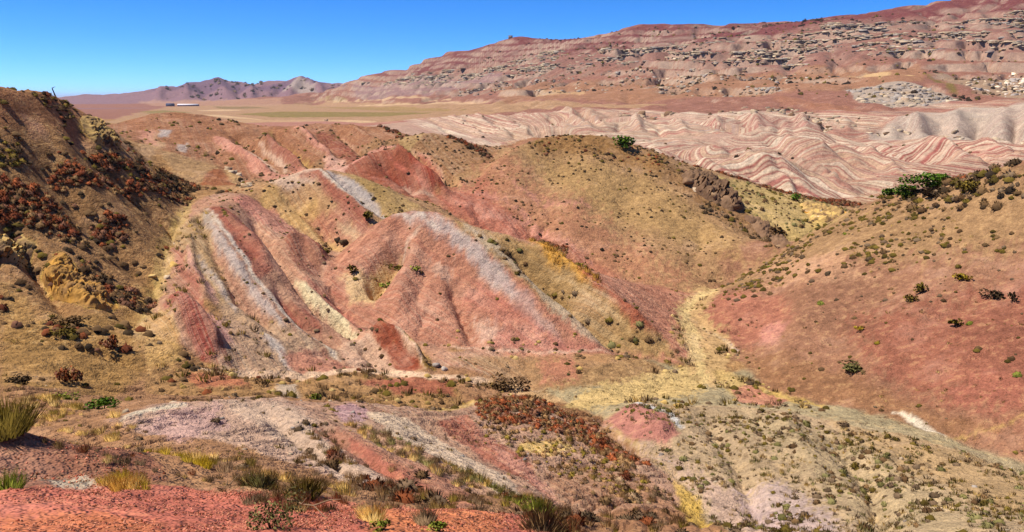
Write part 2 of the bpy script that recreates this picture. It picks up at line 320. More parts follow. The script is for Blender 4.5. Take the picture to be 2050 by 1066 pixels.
def weather():
    """add lesser relief to the solved land, then let water cut it"""
    i, j = np.meshgrid(np.arange(NS), np.arange(NT), indexing='ij')
    s = SS0 + i * HC; th = -TH0 + j * HC; r = np.exp(s); x, y = r * np.sin(th), r * np.cos(th)
    z = ZG.astype(float).copy()
    ks = 0.38
    for pts, w, amp, d0, d1 in RELIEF:
        p = np.array(pts, float); L = np.concatenate([[0], np.cumsum(np.hypot(*np.diff(p, axis=0).T))]); t = np.linspace(0, L[-1], 14)
        P = sheet_hits(np.stack([np.interp(t, L, p[:, 0]), np.interp(t, L, p[:, 1])], 1), d0, d1)
        wd = w / FPX
        i0, i1 = np.clip(((P[:, 1].min() - SS0 - wd / ks * 2.5) / HC, (P[:, 1].max() - SS0 + wd / ks * 2.5) / HC), 0, NS).astype(int)
        j0, j1 = np.clip(((P[:, 0].min() + TH0 - wd * 2.5) / HC, (P[:, 0].max() + TH0 + wd * 2.5) / HC), 0, NT).astype(int)
        X, Y = th[i0:i1, j0:j1], s[i0:i1, j0:j1] * ks
        dist = np.full(X.shape, 1e9); tt = np.zeros(X.shape)
        for k in range(len(P) - 1):
            ax, ay, bx, by = P[k, 0], P[k, 1] * ks, P[k + 1, 0], P[k + 1, 1] * ks
            u = np.clip(((X - ax) * (bx - ax) + (Y - ay) * (by - ay)) / ((bx - ax) ** 2 + (by - ay) ** 2 + 1e-15), 0, 1)
            dd = np.hypot(X - ax - u * (bx - ax), Y - ay - u * (by - ay)); m = dd < dist
            tt = np.where(m, (k + u) / (len(P) - 1), tt); dist = np.minimum(dist, dd)
        q = dist / wd
        prof = np.where(q < 1.6, np.exp(-q * q * 1.4) * 0.6 + np.clip(1 - q, 0, 1) * 0.4, 0) * np.clip(np.minimum(tt, 1 - tt) * 5 + 0.3, 0, 1)
        z[i0:i1, j0:j1] += amp * prof
    far = sstep(250, 500, r); mtn = sstep(650, 1000, r) * sstep(-15, 5, ZG); plain = sstep(230, 300, r) * (1 - sstep(-0.14, 0.02, th)) * (1 - mtn)
    n = fbm(x / 16, y / 16, 3, 3) * 0.8 * sstep(20, 60, r) * (1 - far)
    n += (billow(x / 36 + 0.3 * y / 36, y / 50, 3, 21, 0.42) * 9.0 - 2.4) * sstep(224, 275, r) * (1 - mtn) * sstep(-0.14, 0.0, th) * (1 - sstep(1200, 1800, r))
    n += (fbm(x / 210, y / 210, 4, 31) * 14.0 + fbm(x / 60, y / 60, 2, 41) * 5.0) * mtn * (1 - 0.5 * sstep(2600, 3200, r)) + (billow(x / 200, y / 260, 3, 45) * 34 - 9) * sstep(2700, 3100, r) * sstep(-15, 15, ZG) * (1 - sstep(5500, 7000, r))
    z = z + n * sstep(5, 16, r)
    wt = np.full(z.shape, 0.6)
    for nm, w in (('right_hill', 0.14), ('brown_hill', 0.16), ('grey_slope', 0.28), ('striped_hill', 0.38), ('left_spur', 0.75), ('left_hill', 0.6), ('pale_knoll', 0.5), ('foreground_slope', 0.4), ('mountain', 1.0), ('badlands', 1.1), ('far_mountains', 0.9), ('olive_hill', 0.35), ('red_hill', 0.6), ('crested_hill', 0.5), ('banded_ridge', 0.6)):
        wt[HG == ridge_names.index(nm)] = w
    for _ in range(10):
        wt[1:-1, 1:-1] = (wt[:-2, 1:-1] + wt[2:, 1:-1] + wt[1:-1, :-2] + wt[1:-1, 2:]) / 4
    wt = wt * np.clip(0.75 + 1.3 * fbm(th * 9, s * 9, 2, 177), 0.15, 1.5)
    # running water: steepest descent, contributing area, incision
    base = z
    for it, gain in enumerate((0.0030, 0.0024)):
        jit = z + r * 0.0012 * fbm(th * 90, s * 90, 2, 171 + it)
        zp = np.pad(jit, 1, mode='constant', constant_values=1e9)
        best = np.zeros(jit.shape); rec = np.arange(jit.size).reshape(jit.shape)
        for di in (-1, 0, 1):
            for dj in (-1, 0, 1):
                if di or dj:
                    dz = (jit - zp[1 + di:1 + di + NS, 1 + dj:1 + dj + NT]) / math.hypot(di, dj)
                    m = dz > best
                    best = np.where(m, dz, best); rec = np.where(m, np.arange(jit.size).reshape(jit.shape) + di * NT + dj, rec)
        order = np.argsort(-jit, axis=None).tolist(); rl = rec.ravel().tolist(); acc = [1.0] * jit.size
        for c in order:
            t_ = rl[c]
            if t_ != c: acc[t_] += acc[c]
        A = np.array(acc).reshape(jit.shape)
        cut = np.clip((A / 9.0) ** 0.42 - 1, 0, 4.5)
        slope = np.clip(best / (r * HC) / 0.25, 0, 1)
        cut = np.minimum(r, 1100 + 0.2 * r) * gain * wt * cut * (0.25 + 0.75 * slope) * (1 - plain) * sstep(8, 30, r) * (1 - sstep(5000, 6000, r))
        # widen
        p = np.pad(cut, 1, mode='edge')
        cut = np.maximum(cut * 0.85, 0.5 * np.max(np.stack([p[:-2, 1:-1], p[2:, 1:-1], p[1:-1, :-2], p[1:-1, 2:]]), 0)) * 0.7 + cut * 0.3
        z = z - cut
    return z
t_w = time.time()
ZE = weather()
print('weather', round(time.time() - t_w, 1))

def land(x, y):
    """height of the land at plan positions"""
    x = np.asarray(x, float); y = np.asarray(y, float)
    r = np.hypot(x, y); th = np.arctan2(x, y); s = np.log(np.maximum(r, 0.5))
    z = bil(ZE, th, s)
    z = np.where(r < 3.0, -1.7 - 0.6 * (np.minimum(r, 3) / 3) ** 2, z)
    far = sstep(250, 500, r); mtn = sstep(650, 1000, r) * sstep(-15, 5, z) * (1 - sstep(2300, 2800, r))
    n = fbm(x / 3.0, y / 3.0, 4, 11, gain=0.62) * 0.22 * (1 - far) * sstep(4, 14, r)
    # ledges of the mountain: beds that stand out as steps
    lam = 15.0
    q = z / lam + 0.9 * fbm(x / 260, y / 260, 3, 181)
    fr = q - np.floor(q)
    led = (sstep(0.55, 0.8, fr) - fr) * lam * np.clip(0.55 + 1.6 * fbm(x / 190, y / 190, 2, 187), 0, 1)
    return z + n + led * mtn * 0.8

# ------------------------------------------------------------------ the land as a mesh
def rows():
    a = [np.linspace(math.log(0.4), math.log(4), 10, endpoint=False), np.linspace(math.log(4), math.log(20), 130, endpoint=False),
         np.linspace(math.log(20), math.log(300), 740, endpoint=False), np.linspace(math.log(300), math.log(2500), 390, endpoint=False),
         np.linspace(math.log(2500), math.log(5200), 60, endpoint=False), np.linspace(math.log(5200), math.log(60000), 14)]
    return np.concatenate(a)
def cols():
    d = np.linspace(-0.63, 0.63, 520)
    l = np.concatenate([np.linspace(-math.pi, -1.1, 16, endpoint=False), np.linspace(-1.1, -0.63, 40, endpoint=False)])
    return np.concatenate([l, d, -l[::-1]])
RS, CT = rows(), cols()
nr, nc = len(RS), len(CT)
SSV, THV = np.meshgrid(RS, CT, indexing='ij')
RR = np.exp(SSV)
VX, VY = RR * np.sin(THV), RR * np.cos(THV)
VZ = land(VX, VY)
hill_id = HG[np.clip(((SSV - SS0) / HC).round().astype(int), 0, NS - 1), np.clip(((THV + TH0) / HC).round().astype(int), 0, NT - 1)]
mound_id = LG[np.clip(((SSV - SS0) / HC).round().astype(int), 0, NS - 1), np.clip(((THV + TH0) / HC).round().astype(int), 0, NT - 1)]
print('land', round(time.time() - T0, 1), nr * nc)

# ------------------------------------------------------------------ ground colours: beds, washes and soils mapped onto the land
def lin(c, k=0.80):
    c = np.asarray(c, float) / 255.0
    c = np.where(c <= 0.04045, c / 12.92, ((c + 0.055) / 1.055) ** 2.4) * k
    g = c @ np.array([0.25, 0.65, 0.10])
    return np.clip(g + (c - g) * 1.06, 0.004, 1)

def stroke(pts, w0, w1=None):
    """outline of a band along a line, given its width on the sheet"""
    p = np.array(pts, float); w1 = w0 if w1 is None else w1
    # resample
    seg = np.hypot(*np.diff(p, axis=0).T); L = np.concatenate([[0], np.cumsum(seg)])
    n = max(4, int(L[-1] / 35)); t = np.linspace(0, L[-1], n)
    q = np.stack([np.interp(t, L, p[:, 0]), np.interp(t, L, p[:, 1])], 1)
    g = np.gradient(q, axis=0); g /= np.linalg.norm(g, axis=1)[:, None] + 1e-9
    nrm = np.stack([-g[:, 1], g[:, 0]], 1); w = np.linspace(w0, w1, n)[:, None] / 2
    w = w * np.clip(np.minimum(np.arange(n), np.arange(n)[::-1])[:, None] / (n * 0.12) + 0.25, 0, 1)
    return np.concatenate([q + nrm * w, (q - nrm * w)[::-1]])

KS = 0.38
def dense(poly):
    p = np.array(poly, float); out = []
    for a, b in zip(p, np.roll(p, -1, 0)):
        n = max(1, int(np.hypot(*(b - a)) / 45))
        out.append(a + (b - a) * np.linspace(0, 1, n, endpoint=False)[:, None])
    return np.concatenate(out)

WQ = np.stack([THV, SSV * KS], -1)
_w = 0.0045
WARP = np.stack([fbm(THV * 34, SSV * 13, 4, 51) * _w * 1.6, fbm(THV * 34, SSV * 13, 4, 61) * _w], -1)
FRAY = fbm(THV * 170, SSV * 62, 3, 71, gain=0.7) * 1.2 + fbm(THV * 40, SSV * 30, 2, 75) * 0.5

def cover(poly, feather=6.0, dmin=5.0, dmax=6000.0, fray=0.5):
    """0..1 mask over the land's vertices for an outlined area"""
    P = ground_hit(dense(poly), dmin, dmax) * np.array([1, KS])
    fe = feather * 0.72 / FPX
    lo = P.min(0) - fe * 2 - 0.01; hi = P.max(0) + fe * 2 + 0.01
    ri = np.where((RS * KS >= lo[1]) & (RS * KS <= hi[1]))[0]; ci = np.where((CT >= lo[0]) & (CT <= hi[0]))[0]
    m = np.zeros((nr, nc), np.float32)
    if len(ri) == 0 or len(ci) == 0: return m
    big = len(ri) * len(ci) > 30000
    st = 4 if big else 1
    rr = RS[ri[0]:ri[-1] + 1][::st]; cc = CT[ci[0]:ci[-1] + 1][::st]
    if big:
        rr = np.append(rr, RS[min(ri[-1] + 1, nr - 1)]); cc = np.append(cc, CT[min(ci[-1] + 1, nc - 1)])
    sl = (slice(ri[0], ri[-1] + 1), slice(ci[0], ci[-1] + 1))
    if big:
        x, y = np.meshgrid(cc, rr * KS)
    else:
        Q = WQ[sl] + WARP[sl]; x, y = Q[..., 0], Q[..., 1]
    inside = np.zeros(x.shape, bool); dist = np.full(x.shape, 1e9)
    for a, b in zip(P, np.roll(P, -1, 0)):
        dx, dy = b - a
        c = ((a[1] > y) != (b[1] > y)) & (x < dx * (y - a[1]) / (dy + 1e-12) + a[0])
        inside ^= c
        t = np.clip(((x - a[0]) * dx + (y - a[1]) * dy) / (dx * dx + dy * dy + 1e-15), 0, 1)
        dist = np.minimum(dist, (x - a[0] - t * dx) ** 2 + (y - a[1] - t * dy) ** 2)
    sd = np.sqrt(dist) * np.where(inside, 1, -1) / fe
    if big:
        Q = WQ[sl] + WARP[sl]
        gi = np.interp(Q[..., 1], rr * KS, np.arange(len(rr))); gj = np.interp(Q[..., 0], cc, np.arange(len(cc)))
        i0 = np.minimum(gi.astype(int), len(rr) - 2); j0 = np.minimum(gj.astype(int), len(cc) - 2); a_ = gi - i0; b_ = gj - j0
        sd = (sd[i0, j0] * (1 - a_) + sd[i0 + 1, j0] * a_) * (1 - b_) + (sd[i0, j0 + 1] * (1 - a_) + sd[i0 + 1, j0 + 1] * a_) * b_
    m[sl] = sstep(-1, 1, sd + FRAY[sl] * fray * 1.6)
    return m

BASE = {'foreground_slope': (164,122,88), 'pale_knoll': (178,138,112), 'thicket_mound': (150,108,74), 'grey_slope': (176,158,122),
        'right_hill': (158,114,88), 'brown_hill': (174,136,98), 'striped_hill': (180,122,97), 'crested_hill': (182,140,98),
        'red_hill': (150,84,62), 'olive_hill': (146,106,70), 'banded_ridge': (158,108,78), 'left_hill': (164,124,84),
        'left_spur': (180,134,108), 'plain': (176,136,104), 'badlands': (172,132,102), 'mountain': (148,102,86), 'far_mountains': (136,104,108)}
COL = np.zeros((nr, nc, 3))
for k, nm in enumerate(ridge_names): COL[hill_id == k] = lin(BASE[nm])
COL[hill_id < 0] = lin((168,128,86))
# soften the joins between soils
for _ in range(6):
    COL[1:-1, 1:-1] = (COL[1:-1, 1:-1] * 2 + COL[:-2, 1:-1] + COL[2:, 1:-1] + COL[1:-1, :-2] + COL[1:-1, 2:]) / 6

def paint(col, poly, feather=6.0, a=1.0, dmin=5.0, dmax=6000.0, fray=0.5):
    m = cover(poly, feather, dmin, dmax, fray)[..., None] * a
    r = np.where(m[..., 0].any(1))[0]; c = np.where(m[..., 0].any(0))[0]
    if len(r):
        q = (slice(r[0], r[-1] + 1), slice(c[0], c[-1] + 1))
        COL[q] = COL[q] * (1 - m[q]) + lin(col) * m[q]
def band(col, pts, w0, w1=None, feather=4.0, a=1.0, dmin=5.0, dmax=6000.0, fray=0.5):
    paint(col, stroke(pts, w0, w1), feather, a, dmin, dmax, fray)

YEL, WHT, PNK, RED, DRED, LAV, TAN, BRN, OLV, PWH = (206,168,98), (224,208,186), (196,134,112), (160,98,78), (142,76,58), (184,170,160), (172,132,86), (142,100,64), (156,128,78), (212,178,152)
# left hillside and its foot
L = dict(dmax=152.0)
paint((172,122,84), [(-60,160),(0,168),(110,193),(200,243),(240,300),(160,280),(80,250),(0,262),(-60,262)], 14, **L)
paint((150,112,74), [(0,300),(150,300),(380,385),(330,430),(250,480),(130,460),(0,480)], 20, .8, **L)
paint((178,138,86), [(0,560),(80,630),(240,640),(330,470),(380,400),(330,560),(300,640),(240,760),(0,780)], 16, .8, **L)
paint((164,126,78), [(0,640),(200,640),(270,650),(300,740),(220,790),(0,760)], 14, .8, **L)
paint((190,142,110), [(40,235),(75,240),(90,275),(60,272)], 8, .7, **L)
paint((205,165,92), [(160,243),(190,236),(215,268),(247,302),(225,304),(192,290),(168,264)], 5, **L)
paint((206,166,86), [(78,532),(120,503),(150,528),(165,558),(205,572),(238,622),(215,634),(175,624),(130,592),(95,562)], 5, **L)
paint((186,150,92), [(-20,462),(40,448),(72,480),(40,520),(-20,522)], 7, **L)
band((190,160,102), [(380,400),(345,470),(325,540),(300,620),(270,680)], 26, 34, 10, .8, **L)
# hollow and ridges beyond the left hill
M = dict(dmin=120.0, dmax=300.0)
paint((186,150,112), [(228,265),(300,258),(330,290),(300,320),(255,300)], 8, .9, **M)
paint((200,142,118), [(270,260),(305,262),(315,290),(290,285)], 6, .8, **M)
paint(LAV, [(312,262),(340,264),(335,274),(315,272)], 4, .9, **M)
paint(LAV, [(355,288),(378,286),(374,302),(356,298)], 4, .8, **M)
paint((176,142,104), [(330,300),(420,320),(470,360),(400,366),(340,350)], 10, .7, **M)
paint((152,96,66), [(395,366),(438,334),(476,371)], 4, **M)
band((198,160,112), [(445,335),(475,360),(500,380)], 12, 16, 4, .9, **M)
band(PNK, [(432,278),(478,302),(545,352)], 20, 34, 6, **M)
band(PWH, [(440,276),(495,303),(560,348)], 5, 9, 3, **M)
band(RED, [(525,280),(565,312),(610,345)], 14, 26, 4, **M)
band(PWH, [(515,290),(560,325),(590,348)], 5, 8, 3, .9, **M)
band(PWH, [(545,285),(600,332)], 4, 6, 3, .8, **M)
band((190,152,94), [(545,262),(575,300),(620,335)], 16, 22, 6, .9, **M)
band(PNK, [(592,258),(625,290),(665,322)], 10, 16, 4, **M)
band(DRED, [(625,262),(680,300),(722,318)], 26, 40, 10, .9, **M)
band((188,140,110), [(680,262),(715,295)], 7, 10, 3, .9, **M)
paint((210,160,138), [(650,322),(690,318),(700,338),(640,342)], 5, .9, **M)
band(PNK, [(520,352),(600,352),(660,335)], 16, 10, 6, .9, **M)
# crested hill
N = dict(dmin=100.0, dmax=152.0)
paint((196,156,100), [(490,402),(540,372),(620,402),(660,450),(690,500),(600,462),(540,430)], 10, **N)
paint(PWH, [(535,366),(590,345),(640,342),(660,378),(610,372),(560,372)], 6, **N)
paint((170,138,88), [(690,346),(735,352),(805,392),(855,420),(780,428),(720,385)], 8, **N)
band(RED, [(600,352),(650,366),(700,412),(745,462)], 24, 44, 5, **N)
paint((182,116,96), [(600,425),(690,420),(735,470),(700,490),(650,455)], 10, .8, **N)
band(LAV, [(655,343),(705,380),(772,430)], 22, 40, 5, **N)
band(WHT, [(628,343),(672,374),(740,425)], 7, 10, 3, **N)
band((196,164,128), [(670,440),(710,470),(725,480)], 18, 20, 7, .9, **N)
# red hill, olive hill
R_ = dict(dmin=140.0, dmax=215.0)
band((206,136,116), [(705,330),(738,306),(785,296),(815,308)], 9, 8, 3, .9, **R_)
band((152,60,42), [(790,300),(835,340),(893,392)], 10, 22, 4, .9, **R_)
band((196,112,92), [(775,310),(820,350),(880,398)], 5, 8, 3, .8, **R_)
band((150,66,50), [(750,320),(800,360),(850,392)], 20, 26, 8, .6, **R_)
band(PWH, [(770,352),(830,378),(868,396)], 4, 7, 3, .7, **R_)
band((208,146,126), [(740,355),(800,372),(850,396)], 4, 6, 3, .5, **R_)
band((190,150,96), [(805,285),(850,320),(905,362)], 10, 8, 5, .7, **R_)
band((206,160,136), [(818,290),(868,332),(912,368)], 5, 8, 3, .8, **R_)
band((180,100,80), [(830,302),(880,350),(905,380)], 8, 14, 4, .8, **R_)
paint((178,146,96), [(795,275),(850,262),(830,290),(805,292)], 6, .8, **R_)
# big brown hill
B = dict(dmin=118.0, dmax=205.0)
paint((180,144,96), [(1050,300),(1300,345),(1460,470),(1480,520),(1200,430),(1080,350)], 26, .8, **B)
paint((176,118,92), [(870,404),(1000,314),(1030,325),(1090,380),(1190,430),(1300,515),(1420,572),(1200,548),(1040,484)], 34, .65, fray=1.0, **B)
paint((178,108,88), [(872,404),(960,350),(1000,400),(1070,470),(1040,482),(960,456)], 22, .75, **B)
paint((150,110,66), [(1060,285),(1085,272),(1200,266),(1255,283),(1340,312),(1320,345),(1200,315),(1080,295)], 12, .8, **B)
paint((192,164,108), [(1420,345),(1600,398),(1725,418),(1690,445),(1600,480),(1500,430)], 10, .9, **B)
paint((218,182,112), [(1600,408),(1640,412),(1695,432),(1680,450),(1620,440)], 5, .9, **B)
paint((120,84,50), [(1330,322),(1400,360),(1490,425),(1575,480),(1550,500),(1470,455),(1390,395),(1330,345)], 9, .55, fray=1.2, **B)
for pts in ([(930,380),(1010,400),(1100,470)],[(960,430),(1050,440),(1180,520)],[(900,402),(980,420),(1020,455)],[(1000,350),(1090,400),(1180,420)]):
    band((212,150,128), pts, 7, 10, 6, .55, fray=1.2, **B)
# right hill
R = dict(dmin=60.0, dmax=135.0)
paint((168,132,94), [(1440,577),(1560,500),(1700,420),(1860,369),(2050,318),(2300,280),(2300,470),(2050,490),(1850,510),(1700,525),(1560,560)], 26, .95, fray=.9, **R)
paint((196,150,116), [(1500,545),(1560,520),(1700,520),(1740,550),(1650,570),(1540,570)], 16, .8, fray=1., **R)
paint((172,112,90), [(1385,640),(1440,590),(1560,590),(1590,640),(1500,700),(1420,672)], 16, .9, **R)
paint((196,136,118), [(1530,660),(1560,645),(1575,655),(1550,690),(1520,690)], 8, .8, **R)
paint((154,97,77), [(1700,640),(2050,560),(2300,560),(2300,860),(2050,850),(1850,800),(1750,740)], 34, .85, fray=.8, **R)
paint((172,108,88), [(1880,770),(2050,745),(2050,800),(1950,820)], 16, .6, fray=1., **R)
paint((152,110,78), [(1480,705),(1640,720),(1760,780),(1900,840),(2050,880),(2300,940),(2050,925),(1780,840),(1520,768)], 16, .8, **R)
band(WHT, [(1405,655),(1440,680),(1478,700)], 7, 8, 3, .9, **R)
band((206,170,100), [(1490,760),(1560,785),(1650,808)], 14, 14, 5, .9, **R)
band((226,208,180), [(1785,826),(1840,848),(1895,882)], 10, 16, 3, **R)
band((206,172,106), [(1895,882),(1980,900),(2060,918)], 14, 18, 6, .8, **R)
# striped hill
H = dict(dmin=76.0, dmax=124.0)
paint((162,130,84), [(885,433),(1010,470),(1100,518),(1250,615),(1370,720),(1260,706),(1160,660),(1060,590),(960,500)], 10, .95, **H)
band(LAV, [(782,424),(850,440),(905,472),(960,522),(1030,600)], 16, 38, 9, .85, **H)
band((184,160,150), [(1010,575),(1060,630),(1120,690)], 40, 20, 12, .6, **H)
band(WHT, [(790,423),(845,438),(880,460)], 6, 5, 5, .6, **H)
band((186,164,136), [(930,455),(1020,525),(1110,610),(1210,695)], 18, 30, 6, .9, fray=1., **H)
band((204,150,68), [(1060,492),(1130,540),(1200,588)], 12, 22, 6, **H)
band((160,92,68), [(1150,552),(1210,595),(1310,668)], 10, 24, 5, **H)
band((206,174,128), [(1105,545),(1180,600),(1260,660)], 5, 7, 3, .8, **H)
band((206,166,106), [(806,492),(775,520),(740,560),(715,592)], 22, 30, 7, .95, **H)
band(PWH, [(845,458),(808,490)], 6, 9, 4, .9, **H)
band((208,150,120), [(738,470),(700,510),(668,548)], 10, 6, 4, .7, **H)
paint((204,172,122), [(672,560),(720,540),(760,560),(750,605),(700,600)], 8, .9, **H)
paint(RED, [(640,575),(690,560),(680,590),(655,610)], 7, .8, **H)
paint((206,164,140), [(870,520),(905,530),(900,560),(870,545)], 9, .8, fray=1.2, **H)
paint((212,172,148), [(950,640),(1010,650),(1010,690),(960,690)], 12, .8, fray=1.2, **H)
paint((186,114,96), [(960,560),(1060,640),(1100,690),(1000,650),(920,600)], 16, .6, **H)
paint((190,122,104), [(1000,660),(1240,706),(1100,716),(980,695)], 10, .8, **H)
band((214,176,148), [(880,690),(1000,702),(1100,708),(1255,706)], 5, 5, 3, .8, **H)
paint((166,128,88), [(900,714),(1280,714),(1350,742),(1200,790),(1000,768)], 12, .9, **H)
paint((188,118,98), [(1080,725),(1150,720),(1160,760),(1090,765)], 12, .6, fray=1., **H)
# left spur: the tilted beds
Q = dict(dmin=66.0, dmax=140.0)
paint((176,144,102), [(332,470),(418,416),(432,500),(470,600),(520,660),(440,620),(370,560)], 10, .9, **Q)
paint((180,148,118), [(440,600),(560,640),(690,705),(650,752),(470,742),(430,680)], 12, .9, **Q)
band(LAV, [(412,420),(440,480),(500,570),(570,650)], 15, 18, 6, .85, **Q)
band((190,178,168), [(400,520),(430,560),(470,620)], 14, 18, 8, .7, **Q)
band((176,112,92), [(345,490),(372,550),(405,622)], 20, 32, 8, .95, **Q)
band((214,160,146), [(375,510),(400,560),(430,610)], 12, 16, 6, .8, **Q)
band((196,132,112), [(468,398),(540,432),(600,482),(640,520)], 26, 30, 6, **Q)
band((196,146,118), [(500,430),(555,515),(620,600),(730,675)], 28, 40, 7, .9, **Q)
paint((152,88,70), [(414,418),(452,420),(505,462),(548,548),(520,560),(470,500),(440,450)], 4, **Q)
band((150,86,68), [(540,575),(600,620),(645,655)], 18, 26, 5, **Q)
band(WHT, [(418,418),(460,478),(520,568),(600,648),(690,722)], 7, 9, 4, .9, **Q)
band((230,212,172), [(512,455),(545,500),(562,528)], 9, 10, 3, **Q)
band((226,206,164), [(585,548),(640,600),(715,672)], 8, 14, 3, **Q)
paint((154,96,76), [(568,490),(612,484),(657,528),(640,556),(600,542)], 5, **Q)
band((190,118,98), [(610,560),(680,620),(740,662)], 14, 18, 5, .9, **Q)
paint((192,152,98), [(268,662),(325,622),(348,650),(372,722),(300,745)], 8, **Q)
paint((158,86,72), [(332,622),(350,606),(392,626),(425,672),(445,715),(405,716),(372,660)], 5, **Q)
paint((148,64,54), [(385,672),(425,676),(455,722),(410,722)], 8, .85, **Q)
paint((206,150,138), [(400,625),(440,640),(470,690),(440,690)], 8, .8, **Q)
band((196,186,176), [(520,660),(560,700),(590,740)], 16, 18, 8, .7, **Q)
paint((206,168,140), [(676,690),(742,672),(795,742),(720,742)], 6, .9, **Q)
paint((150,78,56), [(742,672),(766,666),(845,740),(800,744)], 4, **Q)
paint((150,116,62), [(772,666),(830,682),(880,735),(852,742)], 5, **Q)
band((214,178,150), [(764,666),(805,695),(852,741)], 4, 5, 2, **Q)
paint((188,124,102), [(560,700),(650,700),(720,745),(600,745)], 8, .8, **Q)
# apron in front
A = dict(dmin=48.0, dmax=86.0)
paint((172,132,88), [(290,745),(480,750),(900,752),(930,806),(850,832),(640,798),(300,790)], 12, .9, **A)
paint((164,98,76), [(720,762),(800,752),(910,762),(905,790),(800,785)], 9, .9, **A)
paint((186,110,84), [(370,752),(480,750),(500,772),(400,776)], 10, .7, **A)
paint((190,176,158), [(550,768),(590,770),(610,800),(570,800)], 9, .6, **A)
band((222,186,152), [(400,742),(560,746),(780,744),(960,762),(1080,780)], 11, 11, 3, 1.0, fray=.1, **A)
band((204,168,104), [(850,836),(900,828),(960,808)], 14, 12, 5, .9, **A)
# pale knolls and the slope beyond them
K = dict(dmin=17.0, dmax=60.0)
paint((194,160,136), [(230,840),(330,805),(480,791),(560,800),(650,842),(780,920),(760,990),(600,930),(450,880),(300,870)], 12, .9, **K)
paint((198,158,150), [(270,852),(340,818),(435,800),(455,850),(360,885)], 14, .55, fray=.9, **K)
paint((204,174,148), [(445,795),(560,802),(640,850),(740,930),(780,985),(690,965),(560,880)], 12, .9, fray=.9, **K)
band((220,206,176), [(240,840),(300,818),(370,805)], 9, 9, 5, .8, **K)
band((172,118,94), [(630,850),(740,910),(860,975),(950,1010)], 34, 70, 10, .85, fray=1., **K)
band((184,110,90), [(700,880),(800,950),(880,1000)], 14, 24, 8, .7, fray=1., **K)
paint((192,150,150), [(658,824),(705,820),(745,832),(735,845),(690,848)], 6, .9, **K)
band((214,188,158), [(740,836),(840,880),(940,935),(1040,988)], 30, 40, 8, fray=.8, **K)
paint((160,98,78), [(872,856),(930,838),(960,860),(1060,930),(1110,1000),(1020,945),(930,895)], 7, dmin=40., dmax=66.)
band((196,140,120), [(980,900),(1080,960),(1140,1040)], 16, 20, 8, .7, dmin=35., dmax=64.)
paint((214,178,104), [(1040,888),(1120,880),(1150,900),(1100,915),(1050,905)], 7, .9, dmin=35., dmax=68.)
paint((166,120,88), [(1090,950),(1250,930),(1340,1000),(1400,1066),(1250,1100),(1150,1060)], 16, .7, dmin=28., dmax=64.)
# dry bed of the wash and the gully feeding it
W_ = dict(dmin=36.0, dmax=130.0)
band((206,168,90), [(1350,965),(1385,1010),(1430,1070)], 26, 70, 9, **W_)
band((190,160,110), [(1215,835),(1275,890),(1345,960)], 12, 20, 6, .8, **W_)
band((212,180,122), [(1130,806),(1250,784),(1350,764),(1420,745)], 24, 66, 10, .95, fray=1.3, **W_)
band((202,166,116), [(1440,765),(1412,690),(1374,640),(1390,600),(1445,577)], 112, 34, 10, .85, fray=1.3, **W_)
band((220,190,132), [(1410,760),(1396,690),(1362,640),(1382,600),(1436,578)], 34, 18, 8, .9, fray=1.3, **W_)
band((206,172,110), [(1430,740),(1480,770),(1560,800)], 40, 26, 9, .8, **W_)
paint((194,130,106), [(1465,772),(1500,764),(1580,795),(1560,806),(1480,798)], 6, .9, **W_)
band((206,166,120), [(985,765),(1060,780),(1140,800)], 16, 18, 7, .8, **W_)
# grey slope at the lower right
G = dict(dmin=26.0, dmax=72.0)
paint((182,156,122), [(1225,815),(1400,806),(1500,813),(1650,832),(1800,872),(1950,912),(2300,985),(2300,1100),(1480,1100),(1400,1010),(1290,900)], 10, .95, **G)
paint((196,164,146), [(1210,840),(1260,880),(1420,960),(1650,1066),(1500,1100),(1380,970),(1280,900)], 20, .7, fray=1., **G)
paint((186,162,124), [(1450,820),(1700,860),(1900,1000),(1950,1066),(1750,1066),(1600,930)], 28, .7, fray=1., **G)
paint((180,146,102), [(1650,832),(1800,872),(2060,940),(2300,980),(2300,1066),(2000,1030),(1800,930)], 24, .6, fray=1., **G)
paint((190,166,162), [(1470,985),(1560,960),(1660,1030),(1700,1066),(1560,1066)], 20, .6, fray=1., **G)
paint((180,122,106), [(1213,838),(1255,812),(1312,816),(1365,872),(1335,895),(1270,880)], 8, **G)
band((218,212,202), [(1262,808),(1330,822),(1372,862)], 10, 22, 5, .95, **G)
# ground at the photographer's feet
F = dict(dmin=5.0, dmax=19.5)
paint((140,94,74), [(-80,840),(0,850),(150,880),(300,905),(330,960),(250,965),(0,990),(-80,990)], 16, .95, **F)
paint((190,112,92), [(-80,985),(120,978),(250,962),(420,985),(600,1000),(750,1008),(900,1012),(1050,1034),(1180,1066),(1180,1150),(-80,1150)], 14, fray=.9, **F)
paint((206,130,88), [(720,1015),(860,1018),(1010,1045),(980,1090),(740,1075)], 22, .8, fray=1., **F)
paint((206,128,84), [(0,1040),(180,1030),(330,1050),(300,1100),(0,1100)], 22, .6, fray=1., **F)
paint((192,176,150), [(90,958),(180,950),(195,972),(120,980)], 8, .85, fray=1., **F)
